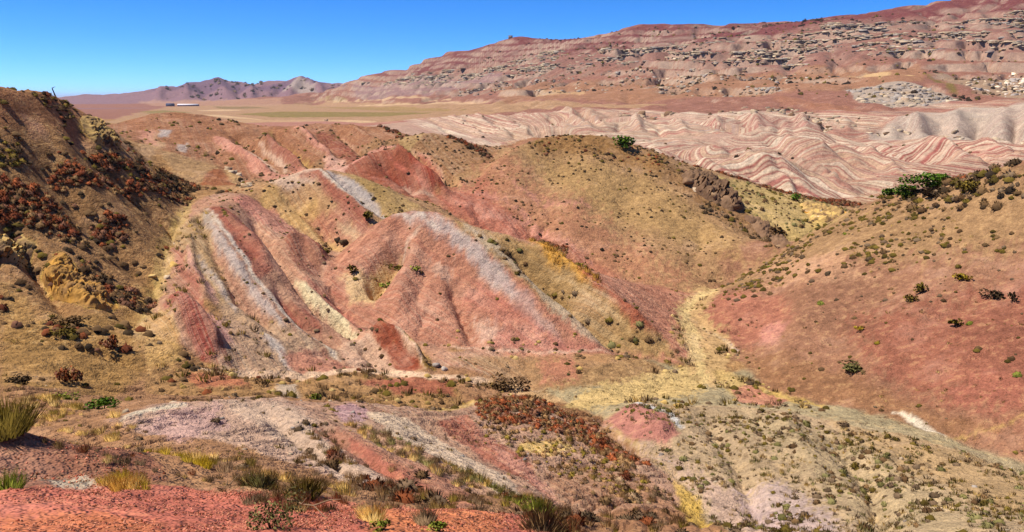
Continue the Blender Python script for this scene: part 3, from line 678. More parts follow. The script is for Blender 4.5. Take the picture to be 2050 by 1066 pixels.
# plain, badlands, mountains
paint((174,138,104), [(200,246),(330,214),(700,206),(1000,205),(1330,205),(1300,218),(1130,216),(800,245),(500,262)], 6, .9, dmin=260)
paint((196,158,120), [(250,240),(700,240),(820,250),(760,262),(500,250),(260,252)], 4, .6, dmin=300)
for pts, c in (([(470,229),(560,224),(700,225),(880,226),(760,234),(560,236)],(116,108,44)), ([(590,208),(650,198),(700,195),(690,203)],(140,122,66)),
               ([(280,224),(330,221),(380,226),(300,228)],(122,112,56)), ([(430,214),(500,214),(540,217),(450,219)],(120,104,64)),
               ([(620,215),(800,214),(950,222),(800,224)],(150,124,74))):
    paint(c, pts, 5, .65, dmin=300, fray=1.2)
for pts in ([(300,233),(420,231),(520,240)],[(560,245),(700,243),(800,247)],[(600,206),(760,200),(900,196)],[(720,212),(860,206),(980,200)],[(400,222),(480,221)]):
    band((214,180,140), pts, 3, 4, 2, .7, dmin=300, fray=.9)
paint((184,166,150), [(1730,268),(1835,230),(1912,228),(2080,206),(2300,186),(2300,292),(1950,290),(1760,286)], 6, .9, dmin=480., dmax=760.)
paint((186,164,146), [(1180,245),(1300,236),(1420,226),(1600,226),(1700,240),(1690,262),(1500,258),(1300,262)], 6, .8, dmin=400., dmax=760.)
U = dict(dmin=640.0)
paint((114,56,58), [(700,158),(830,131),(880,106),(1015,73),(1200,78),(1250,52),(1480,44),(1700,24),(1930,-6),(2300,-60),(2300,10),(2050,20),(1700,60),(1400,92),(1200,104),(950,128),(830,148)], 10, .95, **U)
paint((144,102,90), [(720,172),(900,140),(1100,112),(1260,96),(1500,82),(1720,42),(1880,30),(2300,0),(2300,100),(2050,108),(1750,112),(1560,142),(1420,125),(1200,130),(980,160)], 8, .9, fray=1.1, **U)
paint((160,116,88), [(1000,170),(1300,150),(1500,150),(1700,130),(1850,135),(1850,165),(1680,178),(1500,188),(1300,196),(1000,205)], 8, .9, fray=.9, **U)
paint((216,178,128), [(1690,148),(1760,142),(1830,152),(1760,164)], 5, .85, fray=1., **U)
paint((210,172,124), [(1060,180),(1150,172),(1180,184),(1090,190)], 5, .6, fray=1., **U)
paint((178,160,142), [(1690,176),(1800,168),(1935,192),(1900,212),(1780,214),(1720,200)], 5, .95, fray=.8, **U)
paint((162,138,112), [(1850,150),(2300,130),(2300,185),(2050,190),(1960,180)], 6, .8, fray=1.1, **U)
paint((168,108,98), [(1330,338),(1480,330),(1600,346),(1705,390),(1600,396),(1450,376)], 8, .8, dmin=215., dmax=330.)
paint((116,104,48), [(1860,155),(1900,165),(1925,185),(1900,180),(1870,165)], 4, .8, **U)
paint((160,110,86), [(1500,185),(1700,215),(1740,240),(1600,215)], 6, .8, dmin=500)
paint((150,120,116), [(700,172),(860,150),(1000,148),(1000,168),(860,190),(740,200)], 8, .8, fray=1., **U)
Fm = dict(dmin=2000.0)
paint((96,72,92), [(300,182),(435,159),(520,172),(600,158),(690,168),(690,178),(600,176),(470,180),(330,190)], 5, .7, fray=1., **Fm)
paint((168,150,136), [(560,180),(600,160),(625,172),(640,185),(600,188)], 5, .8, fray=.8, **Fm)
paint((178,138,112), [(280,204),(450,200),(560,200),(560,212),(300,214)], 4, .7, fray=.9, **Fm)
COL *= (1 + 0.10 * np.clip(fbm(VX / 9 , VY / 9, 3, 81), -1, 1))[..., None]

# masks for the beds of the badlands (strata) and for straw cover
SM = np.zeros((nr, nc)); ST = np.zeros((nr, nc))
k_bad = ridge_names.index('badlands')
SM = sstep(215, 240, RR) * (1 - sstep(640, 720, RR)) * sstep(-0.15, -0.09, THV)
SM = np.maximum(SM * 1.0, cover([(800,235),(1000,226),(1160,218),(1400,225),(1700,225),(2300,180),(2300,420),(1700,420),(1100,300),(900,282)], 6, 215, 760))
_zz = ZG[np.clip(((SSV - SS0) / HC).round().astype(int), 0, NS - 1), np.clip(((THV + TH0) / HC).round().astype(int), 0, NT - 1)]
left_b = 1 - sstep(0.02, 0.09, THV)
_big = bil(ZE, THV, SSV)
_h = (mound_id * 7919 % 101) / 101.0; _h2 = (mound_id * 3571 % 97) / 97.0
# every mound shows its own beds, dipping to the right by its own amount
ST = (1 - left_b) * (_big * 1.05 + (0.04 + 0.15 * _h) * VX + (0.02 + 0.05 * _h2) * VY + 37.0 * _h + 1.4 * fbm(VX / 50, VY / 50, 2, 91)) + left_b * (VX * 0.22 + VY * 0.05 + _big * 0.5)
_sb = hill_id == ridge_names.index('badlands')
MC = [(164,98,88),(188,160,140),(174,124,108),(184,156,132),(156,104,92),(176,142,122),(166,110,98),(182,150,132)]
for li, (nm, kd, pts) in enumerate(LINES):
    if nm != 'badlands' or kd != 'r': continue
    mk = mound_id == li
    if not mk.any(): continue
    P_ = np.array([HZ(q[0], q[2], q[3]) if q[1] == 'z' else S(*q) for q in pts])[:, :2]
    mx, my = VX[mk], VY[mk]; dd = np.full(mx.shape, 1e9)
    for a_, b_ in zip(P_[:-1], P_[1:]):
        e = b_ - a_; u_ = np.clip(((mx - a_[0]) * e[0] + (my - a_[1]) * e[1]) / (e @ e), 0, 1)
        dd = np.minimum(dd, np.hypot(mx - a_[0] - u_ * e[0], my - a_[1] - u_ * e[1]))
    hh_ = (li * 7919 % 101) / 101.0
    arc = dd * 0.36 + 0.08 * _big[mk] + 41.0 * hh_ + 0.45 * fbm(mx / 26, my / 26, 2, 97)
    ST[mk] = ST[mk] * left_b[mk] + arc * (1 - left_b[mk])
    COL[mk] = COL[mk] * 0.25 + lin(MC[li % len(MC)]) * 0.75
_gc = cover([(1740,272),(1835,224),(1912,222),(2080,200),(2300,180),(2300,292),(1950,290),(1760,288)], 6, 490, 640)[..., None] * 0.9
COL[:] = COL * (1 - _gc) + lin((186,168,150)) * _gc
SM *= 1 - 0.35 * _gc[..., 0]
SM *= np.clip(0.85 + 1.1 * fbm(VX / 70, VY / 70, 3, 191), 0.1, 1)
SM *= 1 - 0.55 * cover([(1730,262),(1835,228),(1912,226),(2080,205),(2300,185),(2300,290),(1950,288),(1760,284)], 8, 500, 760)
_gs = np.gradient(VZ, axis=0) / (np.gradient(RR, axis=0) + 1e-9); _gt = np.gradient(VZ, axis=1) / (RR * np.gradient(THV, axis=1) + 1e-9)
SLOPE = np.hypot(_gs, _gt)
SM = np.where(_sb, SM * (0.35 + 0.65 * sstep(0.03, 0.14, SLOPE)), SM)
_mt = sstep(640, 800, RR) * (1 - sstep(2400, 2800, RR)) * (hill_id == ridge_names.index('mountain'))
_led = (sstep(0.42, 0.75, SLOPE) * _mt * np.clip(0.75 + fbm(VX / 120, VY / 120, 2, 195), 0, 1))[..., None] * 0.75
COL[:] = COL * (1 - _led) + lin((188,164,142)) * _led
# fine bedding across the near striped hills: strike read from two points of each
def strike(a, b_, d0, d1, k):
    A_, B_ = (np.array([math.exp(h[1]) * math.sin(h[0]), math.exp(h[1]) * math.cos(h[0])]) for h in ground_hit([a, b_], d0, d1))
    d = (B_ - A_) / np.linalg.norm(B_ - A_)
    return ((VX - A_[0]) * d[1] - (VY - A_[1]) * d[0]) * k + 0.8 * fbm(VX / 9, VY / 9, 2, 201)
for nm, a, b_, d0, d1, k, am in (('left_spur', (430,415), (690,722), 66, 140, 2.6, 0.30), ('striped_hill', (800,425), (1100,650), 76, 124, 1.9, 0.22), ('crested_hill', (640,345), (745,440), 100, 152, 2.2, 0.2),
                         ('red_hill', (785,296), (893,390), 140, 215, 2.0, 0.22), ('banded_ridge', (550,265), (622,335), 150, 260, 1.5, 0.16), ('olive_hill', (818,290), (912,368), 150, 215, 1.6, 0.22), ('pale_knoll', (740,836), (940,935), 17, 60, 2.6, 0.25)):
    mk = hill_id == ridge_names.index(nm)
    ST[mk] = strike(a, b_, d0, d1, k)[mk]; SM[mk] = am * np.clip(0.7 + 1.2 * fbm(VX / 10, VY / 10, 2, 211), 0, 1.4)[mk]
GRS = np.full((nr, nc), 0.45)
for nm, g in (('left_hill', 1.0), ('grey_slope', 0.9), ('right_hill', 0.55), ('brown_hill', 0.6), ('striped_hill', 0.3), ('left_spur', 0.35), ('red_hill', 0.15), ('pale_knoll', 0.5), ('mountain', 0.7), ('badlands', 0.1), ('foreground_slope', 0.35), ('olive_hill', 0.7), ('banded_ridge', 0.6)):
    GRS[hill_id == ridge_names.index(nm)] = g
for _ in range(8): GRS[1:-1, 1:-1] = (GRS[:-2, 1:-1] + GRS[2:, 1:-1] + GRS[1:-1, :-2] + GRS[1:-1, 2:]) / 4
print('painted', round(time.time() - T0, 1))

# ------------------------------------------------------------------ ground material
def ng(mat): 
    mat.use_nodes = True
    mat.node_tree.nodes.clear()
    return mat.node_tree
class NB:
    """small helper for node trees"""
    def __init__(s, t): s.t = t
    def n(s, typ, ins=None, **kw):
        nd = s.t.nodes.new(typ)
        for k, v in kw.items(): setattr(nd, k, v)
        for k, v in (ins or {}).items():
            if hasattr(v, 'is_linked') or isinstance(v, bpy.types.NodeSocket): s.t.links.new(v, nd.inputs[k])
            else: nd.inputs[k].default_value = v
        return nd
    def math(s, op, a, b=0.0, c=None):
        ins = {0: a, 1: b}
        if c is not None: ins[2] = c
        return s.n('ShaderNodeMath', ins, operation=op).outputs[0]
    def mix(s, f, a, b, bt='MIX'):
        nd = s.n('ShaderNodeMix', data_type='RGBA', blend_type=bt)
        for k, v in ((0, f), (6, a), (7, b)):
            if isinstance(v, bpy.types.NodeSocket): s.t.links.new(v, nd.inputs[k])
            else: nd.inputs[k].default_value = v
        return nd.outputs[2]
    def ramp(s, f, stops, interp='LINEAR'):
        nd = s.n('ShaderNodeValToRGB', {0: f}); cr = nd.color_ramp; cr.interpolation = interp
        while len(cr.elements) < len(stops): cr.elements.new(0.5)
        for e, (p, c) in zip(cr.elements, stops):
            e.position = p; e.color = tuple(c) + (1,) if len(c) == 3 else c
        return nd.outputs[0]
    def noise(s, vec, scale, detail=4, rough=0.55, dim='3D', w=None):
        ins = {'Scale': scale, 'Detail': detail, 'Roughness': rough}
        nd = s.n('ShaderNodeTexNoise', ins, noise_dimensions=dim)
        if dim == '1D': s.t.links.new(w, nd.inputs['W'])
        else: s.t.links.new(vec, nd.inputs['Vector'])
        return nd.outputs[0]

def ground_material():
    m = bpy.data.materials.new('soil_and_beds'); t = ng(m); b = NB(t)
    pos = b.n('ShaderNodeNewGeometry').outputs['Position']
    base = b.n('ShaderNodeAttribute', attribute_name='soil').outputs['Color']
    msk = b.n('ShaderNodeAttribute', attribute_name='masks').outputs['Color']
    sep = b.n('ShaderNodeSeparateColor', {0: msk})
    strata, tval, straw = sep.outputs[0], sep.outputs[1], sep.outputs[2]
    # tilted beds of the far badlands
    warp = b.noise(pos, 0.03, 4, 0.6)
    tw = b.math('ADD', tval, b.math('MULTIPLY', warp, 1.2))
    n1 = b.noise(None, 0.17, 3.0, 0.75, '1D', tw)
    L_ = lambda c: tuple(lin(c))
    beds = b.ramp(n1, [(0.26, L_((128,60,58))), (0.34, L_((168,102,92))), (0.40, L_((212,188,160))), (0.445, L_((146,76,70))), (0.475, L_((206,178,150))), (0.51, L_((226,208,180))), (0.55, L_((160,98,88))), (0.585, L_((208,178,146))), (0.64, L_((184,150,124))), (0.70, L_((168,148,142))), (0.78, L_((206,176,146)))])
    # pale grey beds to the right and upslope
    col = b.mix(b.math('MULTIPLY', strata, 0.78), base, beds)
    # speckle at several real sizes
    na = b.noise(pos, 0.12, 4, 0.72); nb_ = b.noise(pos, 0.9, 4, 0.78); nc_ = b.noise(pos, 5.0, 2, 0.7)
    ctr = lambda n, k: b.math('MULTIPLY', b.math('SUBTRACT', n, 0.5), k)
    v = b.math('ADD', ctr(na, 0.9), b.math('ADD', ctr(nb_, 1.7), ctr(nc_, 0.9)))
    v = b.math('MAXIMUM', b.math('ADD', v, 1.0), 0.25)
    col = b.mix(1.0, col, b.n('ShaderNodeCombineColor', {0: v, 1: v, 2: v}).outputs[0], 'MULTIPLY')
    # salt bloom and dust in pale patches
    em = b.ramp(na, [(0.54, (0, 0, 0)), (0.70, (1, 1, 1))])
    col = b.mix(b.math('MULTIPLY', em, 0.18), col, L_((226,190,164)) + (1,))
    # straw and litter between the plants
    sm = b.ramp(nb_, [(0.55, (0, 0, 0)), (0.63, (1, 1, 1))])
    col = b.mix(b.math('MULTIPLY', sm, b.math('MULTIPLY', straw, 0.45)), col, L_((208,174,122)) + (1,))
    dn = b.noise(pos, 1.7, 3, 0.8)
    dm = b.ramp(dn, [(0.57, (0, 0, 0)), (0.64, (1, 1, 1))])
    col = b.mix(b.math('MULTIPLY', dm, b.math('MULTIPLY', straw, 0.75)), col, L_((98,68,42)) + (1,))
    # relief
    h1 = b.noise(pos, 0.6, 5, 0.72)
    hh = b.math('ADD', b.math('MULTIPLY', h1, 1.0), b.math('MULTIPLY', nc_, 0.06))
    bump = b.n('ShaderNodeBump', {'Strength': 0.9, 'Distance': 1.0, 'Height': hh})
    pb = b.n('ShaderNodeBsdfPrincipled', {'Base Color': col, 'Roughness': 0.95, 'Specular IOR Level': 0.1, 'Normal': bump.outputs[0]})
    b.n('ShaderNodeOutputMaterial', {0: pb.outputs[0]})
    return m
MAT_GROUND = ground_material()

def split_land():
    V = np.stack([VX, VY, VZ], -1).reshape(-1, 3)
    i, j = np.meshgrid(np.arange(nr - 1), np.arange(nc - 1), indexing='ij')
    a = (i * nc + j).ravel()
    F = np.stack([a, a + 1, a + nc + 1, a + nc], 1)
    # smooth normals of the whole sheet, shared by the pieces
    du = np.gradient(np.stack([VX, VY, VZ], -1), axis=0); dv = np.gradient(np.stack([VX, VY, VZ], -1), axis=1)
    N = np.cross(dv, du); N /= np.linalg.norm(N, axis=-1, keepdims=True) + 1e-12
    N = N.reshape(-1, 3)
    soil = np.concatenate([COL.reshape(-1, 3), np.ones((nr * nc, 1))], 1)
    masks = np.stack([SM.ravel(), ST.ravel(), GRS.ravel(), np.ones(nr * nc)], 1)
    hid = hill_id.copy()
    hid[bed_mask > 0.5] = len(ridge_names)
    fl = hid.ravel()[F[:, 0]]
    info = {'foreground_slope': 'red clay slope in front of the camera', 'pale_knoll': 'pale pink and white knolls below the red clay slope',
            'thicket_mound': 'brown mound under the russet thicket', 'grey_slope': 'grey green tufted slope at the lower right',
            'right_hill': 'red and tan hillside on the right above the dry wash', 'brown_hill': 'large tan hill with a rocky spur in the middle',
            'striped_hill': 'red striped hill with a grey crest in the centre', 'crested_hill': 'tan hill with a white crest behind the left spur',
            'red_hill': 'deep red hill in front of the olive hill', 'olive_hill': 'olive brown hill behind the deep red hill',
            'banded_ridge': 'red banded ridge beyond the hollow on the left', 'left_hill': 'brown shrubby hillside on the left',
            'left_spur': 'spur of tilted red and white beds on the left', 'plain': 'flat dry plain reaching to the horizon',
            'badlands': 'striped pink and white badlands below the mountain', 'mountain': 'long rocky mountain on the right skyline',
            'far_mountains': 'purple mountains far off on the left skyline', 'dry_stream_bed': 'pale yellow dry bed of the wash', 'valley_floor': 'tan valley floor between the hills'}
    names = ridge_names + ['dry_stream_bed']
    for k in list(range(len(names))) + [-1]:
        fm = F[fl == k]
        if len(fm) == 0: continue
        nm = names[k] if k >= 0 else 'valley_floor'
        used, inv = np.unique(fm, return_inverse=True)
        fi = inv.reshape(-1, 4)
        me = bpy.data.meshes.new(nm)
        me.vertices.add(len(used)); me.vertices.foreach_set('co', V[used].ravel())
        me.loops.add(fi.size); me.loops.foreach_set('vertex_index', fi.ravel())
        me.polygons.add(len(fi)); me.polygons.foreach_set('loop_start', np.arange(len(fi)) * 4)
        me.update()
        me.polygons.foreach_set('use_smooth', np.ones(len(fi), bool))
        me.color_attributes.new('soil', 'FLOAT_COLOR', 'POINT').data.foreach_set('color', soil[used].ravel())
        me.color_attributes.new('masks', 'FLOAT_COLOR', 'POINT').data.foreach_set('color', masks[used].ravel())
        me.normals_split_custom_set_from_vertices(N[used])
        me.materials.append(MAT_GROUND)
        o = bpy.data.objects.new(nm, me); C.objects.link(o)
        o['kind'] = 'structure'; o['label'] = info[nm]
bed_mask = np.maximum(cover(stroke([(1130,806),(1250,784),(1350,764),(1420,745)], 20, 50), 4, **W_), cover(stroke([(1425,760),(1400,690),(1365,640),(1385,600),(1440,578)], 64, 22), 4, **W_))
split_land()
print('land built', round(time.time() - T0, 1))

# ------------------------------------------------------------------ plants, stones and clods
PAL = {'brown': [(122,94,64),(104,78,52),(138,108,74)], 'grey': [(128,104,80),(108,88,66),(140,116,90)], 'olive': [(116,98,44),(128,108,52),(98,82,38)],
       'yellow': [(176,146,52),(156,134,50),(190,160,70)], 'russet': [(140,80,50),(118,64,42),(126,88,68)], 'green': [(84,112,36),(70,96,34),(98,122,44)],
       'lime': [(136,140,56),(120,128,52),(150,150,70)], 'straw': [(204,170,106),(186,152,92),(214,182,122)], 'orange': [(200,150,78),(182,134,66),(208,164,96)],
       'dark': [(72,56,40),(60,48,36),(84,66,46)], 'stone': [(190,168,140),(174,150,124),(202,182,154)], 'greystone': [(166,154,142),(150,138,128),(180,166,152)],
       'brownstone': [(132,104,80),(112,86,66),(146,118,90)], 'clay': [(206,132,104),(184,104,82),(216,148,116)], 'sage': [(134,124,76),(116,108,64),(148,138,90)]}
PALL = {k: np.array([lin(c, 0.95) for c in v]) for k, v in PAL.items()}

def tint_material(name, rough=0.9, noise_scale=3.0, bumpd=0.0, trans=0.0):
    m = bpy.data.materials.new(name); t = ng(m); b = NB(t)
    base = b.n('ShaderNodeAttribute', attribute_name='tint').outputs['Color']
    geo = b.n('ShaderNodeNewGeometry')
    nz = b.noise(geo.outputs['Position'], noise_scale, 2, 0.6)
    v = b.math('ADD', b.math('MULTIPLY', nz, 0.8), 0.6)
    rnd = b.n('ShaderNodeObjectInfo').outputs['Random']
    v = b.math('MULTIPLY', v, b.math('ADD', b.math('MULTIPLY', rnd, 0.3), 0.85))
    col = b.mix(1.0, base, b.n('ShaderNodeCombineColor', {0: v, 1: v, 2: v}).outputs[0], 'MULTIPLY')
    ins = {'Base Color': col, 'Roughness': rough, 'Specular IOR Level': 0.12}
    if bumpd: ins['Normal'] = b.n('ShaderNodeBump', {'Strength': 0.7, 'Distance': bumpd, 'Height': nz}).outputs[0]
    pb = b.n('ShaderNodeBsdfPrincipled', ins)
    out = pb.outputs[0]
    if trans:
        tr = b.n('ShaderNodeBsdfTranslucent', {'Color': col})
        out = b.n('ShaderNodeMixShader', {0: trans, 1: out, 2: tr.outputs[0]}).outputs[0]
    b.n('ShaderNodeOutputMaterial', {0: out})
    return m
M_PLANT = tint_material('dry_foliage', trans=0.25)
M_STONE = tint_material('weathered_stone', 0.95, 1.2, 0.25)
M_CLAY = tint_material('clay_crumbs', 0.95, 20.0)
M_WOOD = tint_material('dead_wood', 0.9, 12.0)

def mesh_of(name, V, F, tint, mat, smooth=False, N=None):
    """F: (n,3) triangles; tint: (nv,3)"""
    me = bpy.data.meshes.new(name)
    me.vertices.add(len(V)); me.vertices.foreach_set('co', np.asarray(V, np.float32).ravel())
    me.loops.add(F.size); me.loops.foreach_set('vertex_index', F.astype(np.int32).ravel())
    me.polygons.add(len(F)); me.polygons.foreach_set('loop_start', np.arange(len(F), dtype=np.int32) * 3)
    me.update()
    if smooth or N is not None: me.polygons.foreach_set('use_smooth', np.ones(len(F), bool))
    tc = np.concatenate([tint, np.ones((len(V), 1))], 1)
    me.color_attributes.new('tint', 'FLOAT_COLOR', 'POINT').data.foreach_set('color', tc.astype(np.float32).ravel())
    if N is not None: me.normals_split_custom_set_from_vertices(N / (np.linalg.norm(N, axis=1)[:, None] + 1e-9))
    me.materials.append(mat)
    return me

def link(name, me, parent=None, loc=None, rot=None, sc=None, label=None, cat=None, group=None, kind=None):
    o = bpy.data.objects.new(name, me); C.objects.link(o)
    if parent is not None: o.parent = parent
    if loc is not None: o.location = loc
    if rot is not None: o.rotation_euler = rot
    if sc is not None: o.scale = sc if hasattr(sc, '__len__') else (sc, sc, sc)
    for k, v in (('label', label), ('category', cat), ('group', group), ('kind', kind)):
        if v: o[k] = v
    return o

# ---- shapes of one metre, each (V, F, shade) with shade a brightness per vertex
def sh_grass(n, spread, width, seed, lean=0.5):
    r = np.random.default_rng(seed)
    a = r.random(n) * 2 * np.pi; rad = spread * np.sqrt(r.random(n)) * 0.5
    bx, by = np.cos(a) * rad, np.sin(a) * rad
    L = 0.55 + 0.45 * r.random(n); ln = lean * (0.35 + 0.65 * r.random(n)) * (0.3 + rad / (spread * .5 + 1e-6))
    a2 = a + r.normal(0, 0.6, n)
    tx, ty = bx + np.cos(a2) * ln * L, by + np.sin(a2) * ln * L
    w = width * (0.6 + 0.8 * r.random(n)); px, py = -np.sin(a2 + r.normal(0, .8, n)) * w, np.cos(a2 + r.normal(0, .8, n)) * w
    b0 = np.stack([bx - px, by - py, -0.05 + 0 * bx], 1); b1 = np.stack([bx + px, by + py, -0.05 + 0 * bx], 1); t = np.stack([tx, ty, L], 1)
    V = np.stack([b0, b1, t], 1).reshape(-1, 3)
    F = np.arange(n * 3).reshape(-1, 3)
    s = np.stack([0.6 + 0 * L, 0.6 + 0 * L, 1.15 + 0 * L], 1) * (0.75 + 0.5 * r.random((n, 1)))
    return V, F, s.ravel()

def sh_bush(n, leaf, seed, flat=0.75, lumps=5):
    """leaf faces spread through a lumpy dome"""
    r = np.random.default_rng(seed)
    c = np.stack([r.normal(0, .23, lumps), r.normal(0, .23, lumps), 0.2 + 0.32 * r.random(lumps) * flat / .75], 1); cr = 0.2 + 0.16 * r.random(lumps)
    k = r.integers(0, lumps, n)
    d = r.normal(size=(n, 3)); d /= np.linalg.norm(d, axis=1)[:, None]
    p = c[k] + d * (cr[k] * (0.55 + 0.45 * r.random(n)))[:, None]
    p[:, 2] = np.abs(p[:, 2]) * flat / 0.75
    t1 = r.normal(size=(n, 3)); t1 /= np.linalg.norm(t1, axis=1)[:, None]
    t2 = np.cross(t1, r.normal(size=(n, 3))); t2 /= np.linalg.norm(t2, axis=1)[:, None]
    l = leaf * (0.6 + 0.8 * r.random(n))[:, None]
    V = np.stack([p - t1 * l, p + t2 * l * 0.7, p + t1 * l, p - t2 * l * 0.7], 1).reshape(-1, 3)
    b = np.arange(n) * 4
    F = np.concatenate([np.stack([b, b + 1, b + 2], 1), np.stack([b, b + 2, b + 3], 1)])
    s = np.repeat(0.7 + 0.6 * r.random(n), 4)
    return V, F, s

def sh_dome(seed, k=6, leaves=0, leaf=0.1, h=0.55):
    """a close, lumpy cushion of twigs, with a few sprays standing out"""
    r = np.random.default_rng(seed)
    V, s = [], []
    for (rad, z, sd) in ((0.50, -0.06, 0.45), (0.46, 0.20, 0.8), (0.27, 0.42, 1.1)):  # ring tints run dark at the foot to light on top: shading in the colour
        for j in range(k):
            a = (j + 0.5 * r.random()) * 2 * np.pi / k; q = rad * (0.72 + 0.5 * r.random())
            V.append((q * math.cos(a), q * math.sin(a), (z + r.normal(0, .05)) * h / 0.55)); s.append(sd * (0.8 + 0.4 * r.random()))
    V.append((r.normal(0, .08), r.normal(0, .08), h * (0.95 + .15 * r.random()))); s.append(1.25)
    F = []
    for lv in (0, k):
        for j in range(k):
            a, b = lv + j, lv + (j + 1) % k
            F += [(a, b, b + k), (a, b + k, a + k)]
    F += [(2 * k + j, 2 * k + (j + 1) % k, 3 * k) for j in range(k)]
    V, F, s = np.array(V), np.array(F), np.array(s)
    if leaves:
        d = r.normal(size=(leaves, 3)); d[:, 2] = np.abs(d[:, 2]); d /= np.linalg.norm(d, axis=1)[:, None]
        p = d * np.array([.46, .46, h * .95]); t1 = r.normal(size=(leaves, 3)); t1 /= np.linalg.norm(t1, axis=1)[:, None]
        L = leaf * (0.6 + 0.8 * r.random(leaves))[:, None]
        W = np.stack([p - t1 * L * .5, p + t1 * L * .5, p * 1.0 + d * L * 1.8], 1).reshape(-1, 3)
        F = np.concatenate([F, len(V) + np.arange(leaves * 3).reshape(-1, 3)]); V = np.concatenate([V, W]); s = np.concatenate([s, np.repeat(0.7 + .6 * r.random(leaves), 3)])
    return V, F, s

def sh_stems(n, seed, h=0.45, spread=0.5, w=0.02):
    r = np.random.default_rng(seed); Vs, Fs = [], []
    for i in range(n):
        a = r.random() * 6.28; e = np.array([math.cos(a) * spread * r.random() * .8, math.sin(a) * spread * r.random() * .8, h * (0.7 + .5 * r.random())])
        b0 = np.array([math.cos(a) * .04, math.sin(a) * .04, -0.08]); k = len(Vs)
        for q, ww in ((b0, w), ((b0 + e) / 2 + r.normal(0, .02, 3), w * .7), (e, w * .3)):
            for j in range(3): Vs.append(q + np.array([math.cos(j * 2.09), math.sin(j * 2.09), 0]) * ww)
        for lv in (0, 1):
            for j in range(3):
                A, B_ = k + lv * 3 + j, k + lv * 3 + (j + 1) % 3
                Fs += [(A, B_, B_ + 3), (A, B_ + 3, A + 3)]
    return np.array(Vs), np.array(Fs), np.ones(len(Vs))

def sh_rock(seed, sub=1, flat=0.6, rough=0.28):
    import bmesh
    bm = bmesh.new(); bmesh.ops.create_icosphere(bm, subdivisions=sub, radius=0.5)
    V = np.array([v.co for v in bm.verts]); F = np.array([[v.index for v in f.verts] for f in bm.faces]); bm.free()
    r = np.random.default_rng(seed)
    if sub > 1:
        for oc, am in ((2.5, .22), (6, .12)):
            q = V * oc + r.random(3) * 50
            V = V * (1 + am * (pn(q[:, 0] + q[:, 2], q[:, 1] - q[:, 2] * .7, 5) + pn(q[:, 1], q[:, 2], 9)))[:, None]
    for _ in range(5 + sub * 4):                                     # planar breaks
        n = r.normal(size=3); n /= np.linalg.norm(n); d = 0.20 + 0.16 * r.random()
        ex = V @ n - d; V = V - np.clip(ex, 0, None)[:, None] * n * 0.9
    V = V * (1 + r.normal(0, rough * .35, (len(V), 1)))
    V[:, 2] *= flat
    return V, F, 0.85 + 0.3 * r.random(len(V))

def sh_block(seed):
    """an angular slab with broken corners"""
    r = np.random.default_rng(seed)
    V = np.array([(x, y, z) for z in (-.35, .05, .4) for (x, y) in ((-.5, -.4), (.5, -.4), (.5, .4), (-.5, .4))], float)
    V[8:, :2] *= 0.62 + 0.2 * r.random((4, 1))
    V += r.normal(0, 0.085, V.shape)
    F = []
    for lv in (0, 4):
        for j in range(4):
            a, b = lv + j, lv + (j + 1) % 4
            F += [(a, b, b + 4), (a, b + 4, a + 4)]
    F += [(8, 9, 10), (8, 10, 11)]
    V[:, 0] *= 1.25
    return V, np.array(F), 0.9 + 0.2 * r.random(len(V))

def sh_clod(seed):
    r = np.random.default_rng(seed)
    V = np.array([(.5, 0, 0), (0, .5, 0), (-.5, 0, 0), (0, -.5, 0), (0, 0, .4), (0, 0, -.3)], float) + r.normal(0, .1, (6, 3))
    F = np.array([(0, 1, 4), (1, 2, 4), (2, 3, 4), (3, 0, 4), (1, 0, 5), (2, 1, 5), (3, 2, 5), (0, 3, 5)])
    return V, F, 0.85 + 0.3 * r.random(6)

def soft(V):
    return V * np.array([1.2, 1.2, 0.5]) + np.array([0, 0, 0.55])

def gather(shapes, pos, size, rot, var, colour, hscale=None):
    """many copies of the shapes as one mesh's arrays"""
    Vs, Fs, Ts, Ns = [], [], [], []; base = 0
    for k, (V, F, s) in enumerate(shapes):
        m = np.where(var == k)[0]
        if len(m) == 0: continue
        c, sn = np.cos(rot[m]), np.sin(rot[m]); sz = size[m][:, None]
        hs = sz if hscale is None else (size[m] * hscale[m])[:, None]
        X = (V[None, :, 0] * c[:, None] - V[None, :, 1] * sn[:, None]) * sz + pos[m, 0:1]
        Y = (V[None, :, 0] * sn[:, None] + V[None, :, 1] * c[:, None]) * sz + pos[m, 1:2]
        Z = V[None, :, 2] * hs + pos[m, 2:3]
        Vs.append(np.stack([X, Y, Z], -1).reshape(-1, 3))
        Fs.append((F[None] + (np.arange(len(m)) * len(V))[:, None, None]).reshape(-1, 3) + base)
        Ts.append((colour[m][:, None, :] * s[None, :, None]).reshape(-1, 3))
        nv = soft(V); Ns.append(np.stack([nv[None, :, 0] * c[:, None] - nv[None, :, 1] * sn[:, None], nv[None, :, 0] * sn[:, None] + nv[None, :, 1] * c[:, None], np.broadcast_to(nv[None, :, 2], X.shape)], -1).reshape(-1, 3))
        base += len(m) * len(V)
    return np.concatenate(Vs), np.concatenate(Fs), np.concatenate(Ts), np.concatenate(Ns)

